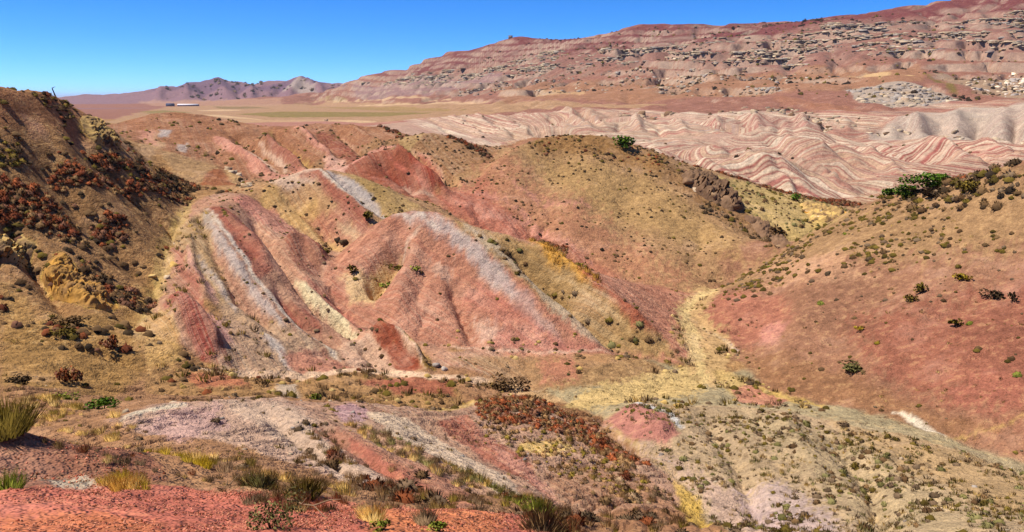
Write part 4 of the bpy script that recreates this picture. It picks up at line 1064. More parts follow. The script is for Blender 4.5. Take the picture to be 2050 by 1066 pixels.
# ---- where things grow: random plan positions weighted by real area
_area = np.zeros((nr, nc)); _area[:-1, :-1] = (RR[:-1, :-1] ** 2) * np.diff(RS)[:, None] * np.diff(CT)[None, :]
def scatter(mask, per_m2, limit=6000, clump=None):
    w = _area * mask * per_m2
    if clump is not None: w = w * np.clip(0.5 + 2.2 * fbm(VX / clump, VY / clump, 2, 131), 0, 2)
    n = min(int(w.sum()), limit)
    if n < 1: return np.zeros((0, 3))
    cs = np.cumsum(w.ravel()); k = np.searchsorted(cs, rng.random(n) * cs[-1])
    i, j = np.unravel_index(np.clip(k, 0, nr * nc - 1), (nr, nc)); i = np.minimum(i, nr - 2); j = np.minimum(j, nc - 2)
    s = RS[i] + rng.random(n) * (RS[i + 1] - RS[i]); th = CT[j] + rng.random(n) * (CT[j + 1] - CT[j])
    x, y = np.exp(s) * np.sin(th), np.exp(s) * np.cos(th)
    return np.stack([x, y, land(x, y)], 1)

def seen(P, lift):
    """which points the camera's station looks on to (for choosing what to build singly)"""
    t = np.linspace(0.03, 0.985, 220)
    X = P[:, 0:1] * t; Y = P[:, 1:2] * t; Z = (P[:, 2] + lift)[:, None] * t
    g = bil(ZG, np.arctan2(X, Y), np.log(np.maximum(np.hypot(X, Y), .5)))
    infr = (np.abs(P[:, 0] / P[:, 1]) < 0.655)
    return ((Z - g)[:, :] > -0.2).all(1) & infr

G_LO = [sh_grass(26, 1.0, 0.06, 200 + k, 0.6) for k in range(5)]
B_XS = [sh_dome(280 + k, 5, 0, .1, 0.45) for k in range(7)]
B_LO = [sh_dome(220 + k, 7, 22, 0.14, 0.5) for k in range(6)]
G_HI = [sh_grass(110, 0.8, 0.022, 240 + k, 0.55) for k in range(4)]
B_HI = [sh_dome(260 + k, 8, 90, 0.13, 0.5) for k in range(5)]
RK = [sh_block(300 + k) for k in range(8)]
RK_L = [(V_ * np.array([1.7, 1.0, 1.0]), F_, s_) for (V_, F_, s_) in RK]
RK_HI = [sh_rock(320 + k, 2) for k in range(4)]

WORD = {'brown': 'brown', 'grey': 'grey brown', 'olive': 'olive', 'dark': 'dark', 'russet': 'russet', 'yellow': 'yellow', 'lime': 'lime green', 'sage': 'grey green', 'stone': 'cream', 'greystone': 'grey', 'brownstone': 'brown', 'straw': 'straw coloured', 'orange': 'ochre', 'green': 'green'}
SINGLES = []          # candidates to become objects of their own
def plants(name, label, mask, per_m2, size, pals, shapes, limit=6000, clump=None, cat=None, single=None, hs=(0.7, 1.0), mat=None, sink=0.0, as_thing=False):
    P = scatter(mask, per_m2, limit, clump)
    n = len(P)
    if n == 0: return
    sz = size[0] + (size[1] - size[0]) * rng.random(n) ** 2.0
    rot = (rng.random(n) * 6.283) if mat is not M_STONE else rng.normal(0, 0.45, n); var = rng.integers(0, len(shapes), n)
    pk = rng.integers(0, len(pals), n); pl = np.array([PALL[p][rng.integers(0, 3)] for p in np.array(pals)[pk]])
    pl = pl * (1.45 if 'thicket' in name or 'row' in name else 1.0) * (0.8 + 0.4 * rng.random((n, 1))) * ((1.1 if 'russet' in pals else 1.35) if shapes[0] is G_HI[0] else 0.9)
    h = hs[0] + (hs[1] - hs[0]) * rng.random(n)
    P[:, 2] -= sink * sz
    take = np.zeros(n, bool)
    if single:
        ap = sz / np.hypot(P[:, 0], P[:, 1]); order = np.argsort(-ap)[:single * 3]
        ok = order[seen(P[order], sz[order] * 0.5)][:single]
        take[ok] = True
        ts = np.quantile(ap[ok], [0.4, 0.8]) if len(ok) else (0, 0)
        for i in ok: SINGLES.append((name, label.format(('small ', 'medium ', 'large ')[int((ap[i] > ts[0])) + int(ap[i] > ts[1])] + WORD[pals[pk[i]]]), P[i], sz[i], h[i], rot[i], var[i], pals[pk[i]], shapes, mat or M_PLANT, cat))
    r = ~take
    if r.any():
        V, F, T, N = gather(shapes, P[r], sz[r], rot[r], var[r], pl[r], h[r])
        link(name, mesh_of(name, V, F, T, mat or M_PLANT, N=(N if mat is None else None)), label=label.format('many small'), kind='stuff')

def zone(poly, feather=10, **k): return cover(poly, feather, fray=0.8, **k)
hillm = {nm: (hill_id == k).astype(np.float32) for k, nm in enumerate(ridge_names)}
nobed = 1 - bed_mask

# left hillside
zl = hillm['left_hill'] * (RR < 155)
plants('dry_grass', 'dry brown grass and low scrub covering the left hillside', zl * sstep(62, 75, RR), 0.85, (0.5, 1.35), ['brown', 'dark', 'olive', 'russet', 'brown'], B_XS, 6500, 6)
plants('low_scrub', 'low brown scrub dotted over the basin floor at the left', zl * (1 - sstep(70, 84, RR)) * sstep(36, 44, RR), 0.9, (0.2, 0.7), ['brown', 'olive', 'dark', 'grey'], B_XS, 1800, 5)
plants('dry_grass', 'short straw coloured grass on the basin floor at the left', zl * (1 - sstep(70, 84, RR)) * sstep(36, 44, RR), 0.6, (0.3, 0.9), ['straw', 'brown', 'straw'], G_LO, 1800, 6)
plants('dry_shrub', '{} shrub on the left hillside', zl * sstep(50, 60, RR), 0.14, (0.5, 1.3), ['brown', 'olive', 'russet'], B_LO, 1200, 9, 'shrub', 30)
# banded ridge, olive hill
plants('dry_shrub', '{} shrub on the banded ridge beyond the hollow', hillm['banded_ridge'] * (RR < 260), 0.12, (0.4, 1.5), ['brown', 'dark', 'olive'], B_XS, 2600, 14, 'shrub', 12)
plants('dry_shrub', '{} shrub on the olive brown hill', hillm['olive_hill'] * (RR < 240), 0.3, (0.4, 0.9), ['brown', 'dark'], B_XS, 1200, None, 'shrub', 6)
plants('dry_shrub', '{} shrub on the deep red hill', hillm['red_hill'], 0.03, (0.5, 1.1), ['dark', 'brown'], B_LO, 80, None, 'shrub', 6)
# crested hill, left spur
plants('dry_shrub', '{} shrub on the white crested hill', hillm['crested_hill'], 0.3, (0.35, 0.95), ['brown', 'olive', 'dark'], B_XS, 1100, 8, 'shrub', 15)
zs = hillm['left_spur']
plants('dry_grass', 'pale yellow grass tufts on the spur of tilted beds', np.maximum(zs, 0) * zone([(325,470),(420,416),(440,520),(480,610),(700,720),(680,755),(460,748),(300,745),(270,665),(330,610)], dmin=66., dmax=140.), 0.5, (0.3, 0.9), ['straw', 'olive', 'grey'], G_LO, 1300, 6)
plants('dry_shrub', '{} shrub on the spur of tilted beds', zs, 0.25, (0.3, 0.8), ['grey', 'olive', 'brown'], B_XS + B_LO[:1], 800, 7, 'shrub', 17)
# striped hill
zh = hillm['striped_hill'] * nobed
plants('dry_shrub', '{} shrub on the tan flank of the striped hill', zh * zone([(940,455),(1010,470),(1110,520),(1370,720),(1330,740),(1160,770),(1000,740),(980,690),(1200,700),(1060,590)], dmin=70., dmax=124.), 0.5, (0.4, 1.2), ['olive', 'grey', 'brown', 'sage'], B_LO, 1000, 6, 'shrub', 20)
plants('dry_grass', 'dry tufts on the foot of the striped hill', zh * (1 - sstep(86, 92, RR)), 0.9, (0.3, 0.8), ['brown', 'straw', 'olive'], B_XS, 1300, 6)
plants('dry_shrub', '{} shrub on the red face of the striped hill', zh * sstep(88, 92, RR), 0.03, (0.35, 0.8), ['brown', 'olive'], B_LO, 60, None, 'shrub', 6)
plants('orange_grass', 'orange dry grass strip on the back of the striped hill', zone(stroke([(1062,494),(1130,540),(1205,590)], 12, 20), 4, dmin=76., dmax=124.), 3.0, (0.5, 1.0), ['orange'], G_LO, 420)
# big brown hill
zb = hillm['brown_hill'] * (RR < 215)
plants('dry_shrub', '{} shrub on the large tan hill', zb, 0.34, (0.3, 0.9), ['brown', 'dark', 'olive', 'brown'], B_XS, 5200, 10, 'shrub', 22)
plants('dry_shrub', '{} shrub along the top of the large tan hill', zone([(1050,290),(1085,272),(1200,266),(1255,283),(1340,312),(1420,350),(1330,360),(1200,320),(1080,305)], dmin=118., dmax=205.), 0.9, (0.5, 1.2), ['brown', 'dark', 'russet', 'olive'], B_XS, 1800, 8, 'shrub', 17)
plants('dry_shrub', '{} shrub on the rocky spur of the large tan hill', zone([(1330,315),(1400,355),(1500,425),(1590,490),(1550,505),(1460,455),(1370,390)], dmin=118., dmax=205.), 0.5, (0.6, 1.7), ['brown', 'dark', 'olive', 'grey'], B_LO, 600, 8, 'shrub', 17)
plants('dry_shrub', '{} shrub on the pale slope behind the rocky spur', zone([(1420,345),(1600,398),(1725,418),(1690,445),(1600,480),(1500,430)], dmin=130., dmax=205.), 0.22, (0.5, 1.3), ['olive', 'brown', 'sage'], B_LO, 500, 8, 'shrub', 7)
# right hill
zr = hillm['right_hill'] * (RR < 135)
up = zone([(1440,577),(1560,500),(1700,420),(1860,369),(2050,318),(2300,280),(2300,470),(2050,500),(1850,520),(1700,540),(1480,600)], 24, dmin=60., dmax=135.)
plants('dry_shrub', '{} shrub on the tan upper slope of the right hill', zr * up, 1.1, (0.4, 1.1), ['brown', 'olive', 'grey', 'olive'], B_XS + B_LO[:1], 4600, 7, 'shrub', 45)
plants('dry_shrub', '{} shrub on the top of the right hill', zone([(1760,395),(1860,369),(2050,318),(2200,300),(2200,380),(2000,420),(1850,420)], dmin=60., dmax=135.) * zr, 0.8, (0.7, 1.8), ['olive', 'brown', 'dark', 'grey'], B_LO, 700, None, 'shrub', 10)
plants('dry_shrub', '{} shrub on the red lower slope of the right hill', zr * (1 - up), 0.4, (0.25, 0.8), ['brown', 'olive', 'grey'], B_XS + B_LO[:1], 1500, 9, 'shrub', 30)
plants('yellow_shrub', '{} shrub on the right hill', zr, 0.012, (0.6, 1.3), ['yellow', 'lime'], B_LO, 45, None, 'shrub', 30)
plants('dry_grass', 'fine dry grass on the right hill', zr * np.maximum(up, 0.25), 0.5, (0.2, 0.5), ['straw', 'brown', 'olive'], G_LO, 1400, 7)
# valley floor, wash edges
zv = ((hill_id < 0) | (hillm['striped_hill'] > 0)) * (RR < 130) * (RR > 40)
plants('dry_grass', 'dry tufts along the edges of the wash', zone([(1140,800),(1340,740),(1330,650),(1350,600),(1440,575),(1400,660),(1500,720),(1560,770),(1700,830),(1640,850),(1440,810),(1240,815)], 14, dmin=50., dmax=135.) * nobed, 0.9, (0.3, 1.0), ['straw', 'brown', 'olive', 'grey'], B_XS + G_LO, 1200, 5)
plants('straw_grass', 'flattened straw grass lying in the dry wash', bed_mask, 0.7, (0.15, 0.35), ['straw', 'straw', 'olive'], G_LO, 350, None, hs=(0.3, 0.6))
plants('dry_grass', 'dry scrub on the low apron before the spur', zone([(230,800),(300,745),(480,748),(930,750),(1080,780),(1000,790),(930,812),(850,832),(700,812),(500,785),(350,788)], 10, dmin=46., dmax=90.), 0.9, (0.35, 1.0), ['brown', 'olive', 'brown', 'straw'], B_XS + G_LO, 1500, 6)
plants('dry_shrub', '{} shrub on the low apron before the spur', zone([(230,800),(300,745),(480,748),(930,750),(1080,780),(1000,790),(930,812),(850,832),(700,812),(500,785),(350,788)], 10, dmin=46., dmax=90.), 0.10, (0.5, 1.2), ['olive', 'brown', 'russet'], B_LO, 160, 6, 'shrub', 15)
# grey slope
zg = zone([(1225,818),(1400,808),(1500,815),(1650,834),(1800,874),(1950,914),(2300,985),(2300,1120),(1480,1120),(1400,1010),(1300,900)], 10, dmin=26., dmax=72.)
plants('grey_shrub', '{} tuft on the grey green slope', zg, 2.0, (0.15, 0.62), ['grey', 'brown', 'olive', 'sage'], B_HI[:1] + B_LO, 3000, 7, 'shrub', 120)
plants('dry_grass', 'fine grass on the grey green slope', zg, 3.0, (0.15, 0.4), ['straw', 'sage', 'olive', 'grey'], G_LO, 5500, 4)
# pale knolls and the flank to the gully
zk = (hillm['pale_knoll'] + hillm['thicket_mound'] + hillm['foreground_slope'] * sstep(19, 22, RR)) * (RR < 68) * (RR > 19) * nobed
fl = zone([(640,850),(760,905),(900,975),(1090,985),(1200,1060),(1400,1066),(1340,980),(1250,930),(1150,1090),(900,1090),(600,985),(460,950),(440,925),(560,935)], 14, dmin=17., dmax=66.)
plants('dry_grass', 'brown grass on the flank below the pale knolls', zk * fl, 1.5, (0.2, 0.55), ['brown', 'grey', 'olive', 'brown'], G_HI, 1500, 4)
plants('grey_shrub', '{} tuft on the flank below the pale knolls', zk * fl, 0.5, (0.3, 0.85), ['grey', 'brown', 'russet'], B_HI, 380, 4, 'shrub', 50)
plants('grey_shrub', '{} tuft on the pale knolls', zk * (1 - fl), 0.35, (0.2, 0.6), ['grey', 'brown', 'olive'], B_HI[:2] + B_LO, 420, 5, 'shrub', 50)
plants('dry_grass', 'sparse fine grass on the pale knolls', zk * (1 - fl), 2.2, (0.1, 0.34), ['straw', 'brown', 'grey', 'olive'], G_LO, 1700, 4)
# near ground
zf = hillm['foreground_slope'] * (RR < 24) * (RR > 6)
crest = zone([(0,850),(150,880),(300,905),(450,955),(600,990),(750,1003),(900,1010),(1050,1032),(1170,1062),(1160,1085),(1050,1062),(900,1030),(700,1020),(560,1020),(430,985),(300,960),(100,900)], 10, dmin=5., dmax=22.)
plants('foreground_grass', 'brown wispy grass along the brink of the red clay slope', crest * zf, 9.0, (0.12, 0.3), ['brown', 'straw', 'grey', 'russet'], G_HI, 900, 2)
beh = zone([(0,860),(150,880),(300,890),(420,900),(560,955),(700,985),(900,1000),(1060,1025),(900,1010),(600,990),(450,955),(300,905),(100,880)], 8, dmin=15., dmax=30.)
plants('foreground_grass', 'straw and olive grass beyond the brink of the red clay slope', np.maximum(beh, 0) , 6.0, (0.18, 0.45), ['straw', 'olive', 'brown', 'grey'], G_HI, 600, 2.5)
plants('foreground_grass', 'tan and olive grass on the bank behind the dark rubble at the left', zone([(20,800),(120,800),(240,835),(330,880),(420,925),(300,905),(150,878),(60,862),(20,850)], 10, dmin=12., dmax=50.), 3.2, (0.25, 0.6), ['straw', 'olive', 'brown', 'straw'], G_HI, 520, 3)
plants('yellow_grass', 'bright yellow grass strip near the left foreground', zone(stroke([(280,880),(350,905),(415,945)], 22, 34), 7, dmin=15., dmax=30.), 14, (0.2, 0.42), ['yellow', 'straw', 'yellow'], G_HI, 190)
plants('yellow_grass', 'golden grass patch at the edge of the red clay', zone([(200,968),(235,958),(300,962),(280,985),(215,990)], 6, dmin=5., dmax=19.), 30, (0.15, 0.35), ['orange', 'yellow', 'straw'], G_HI, 110)
plants('herbs', 'grey green herbs in a line down the flank', zone(stroke([(690,848),(780,892),(880,942),(960,975)], 16, 26), 6, dmin=20., dmax=60.), 4.0, (0.3, 0.65), ['sage', 'straw', 'grey', 'brown'], G_HI, 260, None, hs=(0.6, 0.9))
plants('herbs', 'pale green herbs at the lower end of the flank', zone(stroke([(880,925),(960,965),(1040,1000),(1100,1030)], 16, 26), 6, dmin=17., dmax=60.), 2.5, (0.35, 0.65), ['lime', 'sage', 'straw'], G_HI, 110, None, hs=(0.6, 0.9))
print('plants', round(time.time() - T0, 1))

# ---- thickets: masses in which no single shrub can be told apart
B_TH = [sh_dome(400 + k, 6, 54, 0.15, 0.55) for k in range(6)]
def thicket(name, label, mask, per, size, pals, limit=1500, shapes=None, hs=(0.7, 1.1)):
    plants(name, label, mask, per * 5.5, (size[0] * 0.5, size[1] * 0.6), pals, shapes or B_TH, int(limit * 0.5), hs=hs)
LM = dict(dmax=152.0)
thicket('shrub_thicket', 'largest dark russet thicket at the left edge of the hillside', zone([(-60,365),(40,366),(100,395),(150,440),(165,478),(120,474),(60,442),(-60,436)], 6, **LM), 0.9, (0.9, 2.0), ['russet', 'russet', 'brown'])
thicket('shrub_thicket', 'russet thicket in the middle of the left hillside', zone([(70,332),(150,345),(230,356),(285,376),(230,392),(150,380),(90,358)], 6, **LM), 0.8, (0.9, 1.8), ['russet', 'russet', 'brown'])
thicket('shrub_thicket', 'small round dark red thicket below the larger ones', zone([(180,448),(225,440),(252,462),(245,478),(205,474)], 5, **LM), 1.2, (0.9, 1.7), ['russet', 'russet'])
thicket('shrub_thicket', 'long dark thicket running down to the hollow', zone(stroke([(170,300),(230,330),(300,352),(392,378)], 24, 18), 6, **LM), 0.7, (1.0, 2.2), ['russet', 'brown', 'dark'])
thicket('shrub_thicket', 'brown thicket at the right foot of the left hillside', zone(stroke([(285,378),(330,388),(378,400)], 18, 16), 5, **LM), 0.8, (0.9, 1.8), ['brown', 'russet'])
thicket('shrub_thicket', 'dark thicket just below the skyline of the left hill', zone([(58,195),(100,196),(140,215),(150,238),(105,225),(75,208)], 6, **LM), 0.4, (0.7, 1.5), ['dark', 'brown', 'olive'])
thicket('shrub_thicket', 'olive thicket at the left edge above the russet one', zone([(-60,270),(0,275),(45,310),(60,345),(20,330),(-60,310)], 7, **LM), 0.5, (0.9, 2.0), ['olive', 'dark'])
thicket('shrub_thicket', 'dark brown thicket beside the yellow rock face', zone([(150,520),(200,540),(280,600),(320,610),(290,640),(240,615),(180,560)], 8, **LM), 0.55, (0.8, 1.6), ['brown', 'dark', 'russet'])
thicket('shrub_thicket', 'wide russet thicket on the mound before the wash', zone([(955,812),(1005,796),(1100,806),(1175,842),(1235,892),(1295,942),(1240,928),(1150,878),(1060,858),(970,846)], 12, dmin=40., dmax=70.), 2.2, (0.45, 1.1), ['russet', 'brown', 'brown', 'russet'], 3000, G_HI[:1] + B_TH, (0.7, 1.1))
thicket('shrub_thicket', 'brown scrub below the russet thicket', zone([(960,850),(1060,868),(1150,888),(1250,940),(1340,1000),(1280,1020),(1150,960),(1040,930)], 12, dmin=30., dmax=70.), 0.6, (0.35, 0.9), ['brown', 'grey', 'olive', 'brown'], 900, G_HI[:1] + B_TH)
thicket('shrub_row', 'long russet row of shrubs behind the large tan hill', zone(stroke([(1262,286),(1330,306),(1420,336),(1500,362),(1620,397),(1728,413)], 7, 11), 3, dmin=150., dmax=214.), 1.6, (1.0, 1.8), ['russet', 'russet', 'brown'], 900)
thicket('shrub_row', 'dark brown row of shrubs on the edge of the olive hill', zone(stroke([(895,276),(940,296),(990,318)], 8, 8), 3, dmin=150., dmax=214.), 1.0, (1.0, 1.9), ['russet', 'dark'], 220)
thicket('shrub_row', 'short russet row of shrubs at the back of the striped hill', zone(stroke([(1048,480),(1090,490),(1132,505)], 8, 10), 3, dmin=104., dmax=150.), 1.8, (0.7, 1.4), ['russet', 'russet', 'brown'], 220)
thicket('shrub_row', 'dark row of shrubs on the top of the banded ridge', zone(stroke([(745,250),(780,262),(808,280)], 8, 8), 3, dmin=180., dmax=240.), 0.6, (1.0, 1.9), ['dark', 'russet'], 120)
thicket('shrub_row', 'purple grey scrub beside the big green bush on the right hill', zone([(1888,350),(1935,338),(1950,352),(1900,366)], 4, dmin=80., dmax=135.), 1.5, (0.8, 1.4), ['grey', 'russet'], 90)
print('thickets', round(time.time() - T0, 1))

# ---- single bushes that stand out
def place(u, v, dmin=5.0, dmax=6000.0):
    th, s = ground_hit([(u, v)], dmin, dmax)[0]
    x, y = math.exp(s) * math.sin(th), math.exp(s) * math.cos(th)
    return np.array([x, y, float(land(np.array([x]), np.array([y]))[0])])

_seed = [500]
def bush(name, label, u, v, wpx, pal, dmin=5.0, dmax=6000.0, ratio=0.75, leaf=None, n=None, kindf='bush', group=None):
    _seed[0] += 1; sd = _seed[0]
    P = place(u, v, dmin, dmax); d = P[1]
    w = wpx / FPX * d * 1.06
    ap = wpx / 2
    n = n or int(np.clip(ap * ap * 0.9, 60, 700))
    leaf = leaf or float(np.clip(1.5 / ap, 0.03, 0.13))
    V, F, s = sh_bush(n, leaf, sd, 0.75, 8) if kindf == 'bush' else sh_grass(int(n * 1.2), 0.85, leaf * 0.35, sd, 0.55)
    k = np.random.default_rng(sd)
    pick = PALL[pal][k.integers(0, 3, len(V) // (4 if kindf == 'bush' else 3))].repeat(4 if kindf == 'bush' else 3, 0)
    root = link(name, None, loc=tuple(P), label=label, cat='bush' if kindf == 'bush' else 'grass clump', group=group)
    q = V * np.array([w, w, w * ratio * (1.25 if kindf == 'bush' else 1.0)])
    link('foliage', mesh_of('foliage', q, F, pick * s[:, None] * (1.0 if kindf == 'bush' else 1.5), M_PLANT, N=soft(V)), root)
    V2, F2, s2 = sh_stems(6, sd + 1000, 0.42, 0.45, 0.018)
    link('stem', mesh_of('stem', V2 * np.array([w, w, w * ratio * 1.2]), F2, np.tile(PALL['dark'][0], (len(V2), 1)), M_WOOD), root)
    return root
bush('green_bush', 'round green bush alone near the top of the large tan hill', 1250, 296, 40, 'green', 150, 205, 0.6)
bush('green_bush', 'biggest bright green bush on the skyline of the right hill', 1862, 376, 66, 'green', 80, 135, 0.5)
bush('green_bush', 'upper right green bush joined to the biggest one on the right hill', 1888, 362, 40, 'green', 80, 135, 0.5)
bush('green_bush', 'small green bush lowest of the group on the right hill', 1779, 396, 24, 'green', 80, 135, 0.8)
bush('green_bush', 'green bush between the smallest and the biggest on the right hill', 1808, 393, 34, 'green', 80, 135, 0.65)
bush('olive_bush', 'olive bush left of the biggest green bush on the right hill', 1828, 385, 22, 'olive', 80, 135, 0.8)
bush('dark_bush', 'dark clump standing in for the shadow under the biggest green bush on the right hill', 1868, 388, 52, 'dark', 80, 135, 0.4)  # dark foliage added where the green bush's shadow falls
bush('olive_bush', 'wide olive bush on the tan top of the right hill', 1945, 380, 44, 'olive', 80, 135, 0.6)
bush('green_bush', 'small green bush on the pale slope above the yellow rocks', 1595, 404, 22, 'green', 150, 205, 0.7)
bush('purple_bush', 'purple brown bush at the end of the rocky spur', 1558, 478, 38, 'brown', 130, 165, 0.75)
bush('green_bush', 'right one of two green bushes in the left basin', 206, 812, 56, 'green', 30, 75, 0.45)
bush('green_bush', 'left one of two green bushes in the left basin', 122, 792, 60, 'lime', 30, 75, 0.4)
bush('green_bush', 'low green bush in the gully behind the striped hill', 1162, 528, 26, 'lime', 104, 150, 0.5)
bush('russet_bush', 'dark russet bush alone on the basin floor beside the red knob', 228, 702, 34, 'russet', 40, 100, 0.9)
bush('russet_bush', 'twiggy russet bush on the basin floor above the green ones', 144, 757, 36, 'russet', 40, 100, 1.05)
bush('dark_bush', 'low dark bush left of the twiggy russet one', 38, 768, 44, 'dark', 30, 100, 0.5)
bush('purple_bush', 'flat purple brown shrub below the yellow rock face', 150, 652, 54, 'brown', 40, 100, 0.4)
bush('olive_bush', 'flat grey olive shrub on the basin floor below the rock face', 138, 676, 50, 'olive', 40, 100, 0.4)
bush('olive_bush', 'olive bush at the foot of the white crested hill', 738, 447, 26, 'olive', 110, 130, 0.6)
bush('olive_bush', 'olive bush in the gully left of the striped hill', 652, 513, 26, 'olive', 100, 130, 0.6)
bush('lime_bush', 'left lime green shrub on the red face of the striped hill', 776, 560, 24, 'lime', 88, 116, 0.55)
bush('lime_bush', 'upper lime green shrub on the red face of the striped hill', 800, 534, 26, 'olive', 88, 116, 0.5)
bush('lime_bush', 'lime green shrub right of the others on the red face', 832, 546, 18, 'lime', 88, 116, 0.7)
bush('olive_bush', 'dark olive bush on the pale bank left of the striped hill', 706, 548, 20, 'olive', 88, 116, 0.8)
bush('dark_bush', 'wide dark shrub highest on the red slope of the right hill', 1995, 592, 34, 'dark', 60, 135, 0.6)
bush('dark_bush', 'round dark shrub beside the wide one on the red slope', 2026, 604, 18, 'dark', 60, 135, 1.1)
bush('yellow_bush', 'yellow shrub in the middle of the right hill', 1920, 556, 28, 'yellow', 60, 135, 0.5)
bush('olive_bush', 'olive shrub below the yellow one on the right hill', 1846, 584, 26, 'olive', 60, 135, 0.8)
bush('olive_bush', 'olive shrub lowest of three in a line on the right hill', 1820, 608, 22, 'olive', 60, 135, 0.75)
bush('olive_bush', 'olive shrub alone on the bare red slope of the right hill', 1914, 646, 24, 'olive', 60, 135, 0.6)
bush('yellow_bush', 'small yellow shrub low on the red slope of the right hill', 1722, 658, 18, 'yellow', 60, 135, 0.65)
bush('sage_bush', 'low grey green shrub at the foot of the red slope on the right', 1706, 738, 52, 'sage', 60, 135, 0.3)
bush('olive_bush', 'bright olive bush on the apron before the red fin', 634, 806, 26, 'lime', 40, 90, 0.6)
bush('dark_bush', 'dark shrub on the low bank behind the russet thicket', 1005, 772, 60, 'brown', 60, 90, 0.4)
bush('broom_bush', 'tall yellow green broom bush at the left edge of the foreground', 4, 862, 110, 'olive', 13, 30, 0.62, kindf='grass', n=900)
bush('lime_bush', 'low yellow green bush at the left edge of the red clay', 12, 986, 70, 'lime', 5, 19, 0.55, kindf='grass', n=420)
bush('sage_bush', 'round grey green shrub on the red clay at the bottom', 545, 1062, 84, 'sage', 5, 19, 0.85, kindf='bush', n=900, leaf=0.035)
bush('lime_bush', 'tiny lime plant on the red clay at the bottom', 762, 1062, 34, 'lime', 5, 19, 0.6)
bush('lime_bush', 'lime green plant on the red clay right of the tiny one', 878, 1062, 44, 'lime', 5, 19, 0.5)
bush('grass_clump', 'pale wispy grass clump on the orange clay', 745, 1046, 46, 'straw', 5, 19, 0.7, kindf='grass')
bush('grass_clump', 'grey wispy grass clump right of the pale one on the clay', 852, 1050, 42, 'grey', 5, 19, 0.7, kindf='grass')
bush('grass_clump', 'brown grass clump at the lower end of the red clay', 1085, 1062, 90, 'brown', 5, 22, 0.4, kindf='grass', n=500)
bush('grass_clump', 'bright green grass clump above the brown one at the bottom', 1076, 1030, 56, 'lime', 15, 45, 0.5, kindf='grass', n=400)
bush('grass_clump', 'olive grass clump at the left end of the sage coloured ones', 610, 1002, 74, 'olive', 10, 22, 0.36, kindf='grass', n=420)
bush('grass_clump', 'olive green grass clump at the middle of the brink', 520, 988, 66, 'sage', 10, 24, 0.36, kindf='grass', n=420)

# ---- rocks
def rocks(name, label, mask, per, size, pals, limit, single, cat='rock', shapes=RK, hs=(0.6, 1.1), clump=None):
    plants(name, label, mask, per, size, pals, shapes, limit, clump, cat, single, hs, M_STONE, 0.0)
UZ = dict(dmin=640.0)
ledge = sstep(0.30, 0.6, SLOPE) * 1.0 + 0.06
rocks('pale_rock', '{} rock in the cliff bands high on the mountain', zone([(720,172),(900,138),(1100,112),(1260,98),(1500,84),(1720,46),(1880,34),(2200,5),(2200,96),(2050,104),(1750,108),(1560,138),(1420,122),(1200,126),(980,156)], 6, **UZ) * ledge, 0.09, (1.4, 6.5), ['stone', 'stone', 'greystone', 'stone'], 8000, 90, clump=70, hs=(0.25, 0.55), shapes=RK_L)
rocks('pale_rock', '{} rock in the broken ledges low on the mountain', zone([(880,170),(1080,150),(1300,142),(1560,150),(1700,140),(1700,165),(1480,196),(1300,185),(1080,180),(900,190)], 6, **UZ) * ledge, 0.05, (1.2, 5), ['stone', 'brownstone', 'greystone'], 1700, 50, clump=60, hs=(0.5, 0.9))
rocks('grey_rock', '{} rock on the knob below the mountain at the right', zone([(1690,178),(1800,170),(1935,194),(1900,212),(1780,214),(1720,200)], 4, dmin=600.) * (0.25 + ledge), 0.09, (1.2, 5.5), ['greystone', 'greystone', 'stone'], 500, 60, hs=(0.6, 1.0))
rocks('brown_rock', '{} rock on the right side below the mountain', zone([(1900,150),(2200,120),(2200,185),(2050,192),(1940,180)], 5, dmin=600.) * (0.25 + ledge), 0.06, (1.3, 5.5), ['brownstone', 'stone', 'greystone'], 700, 40, clump=50)
rocks('pale_rock', '{} rock on the ledge above the badlands', zone([(1200,235),(1400,226),(1560,216),(1700,230),(1740,262),(1850,266),(2050,280),(2050,292),(1850,280),(1700,270),(1560,236),(1400,246)], 5, dmin=420., dmax=760.), 0.02, (1.2, 4.5), ['stone', 'brownstone', 'stone'], 700, 20, clump=40)
rocks('dark_rock', '{} rock on the rocky spur of the large tan hill', zone(stroke([(1370,355),(1430,390),(1500,440),(1575,492)], 16, 26), 6, dmin=130., dmax=205.), 0.25, (0.5, 2.2), ['brownstone', 'brownstone', 'stone'], 140, 40)
rocks('yellow_rock', '{} rock in the outcrop left of the right hill', zone([(1605,410),(1640,412),(1695,432),(1680,448),(1620,440)], 4, dmin=150., dmax=205.), 0.3, (0.6, 2.2), ['stone', 'orange'], 120, 25)
rocks('pale_rock', '{} stone on the rocky edge of the spur beyond the hollow', zone(stroke([(445,330),(475,355),(505,385)], 12, 18), 4, dmin=130., dmax=200.), 0.3, (0.4, 1.5), ['stone', 'stone', 'brownstone'], 100, 12)
rocks('pale_rock', '{} stone on the crumbling bank of the left gully', zone(stroke([(350,480),(325,545),(300,620)], 26, 34), 8, dmax=140.), 0.25, (0.2, 0.9), ['stone', 'straw'], 160, 12)
rocks('pale_rock', '{} stone in the clear ground of the near knolls', zk * (1 - fl), 0.5, (0.06, 0.3), ['stone', 'greystone'], 500, None)

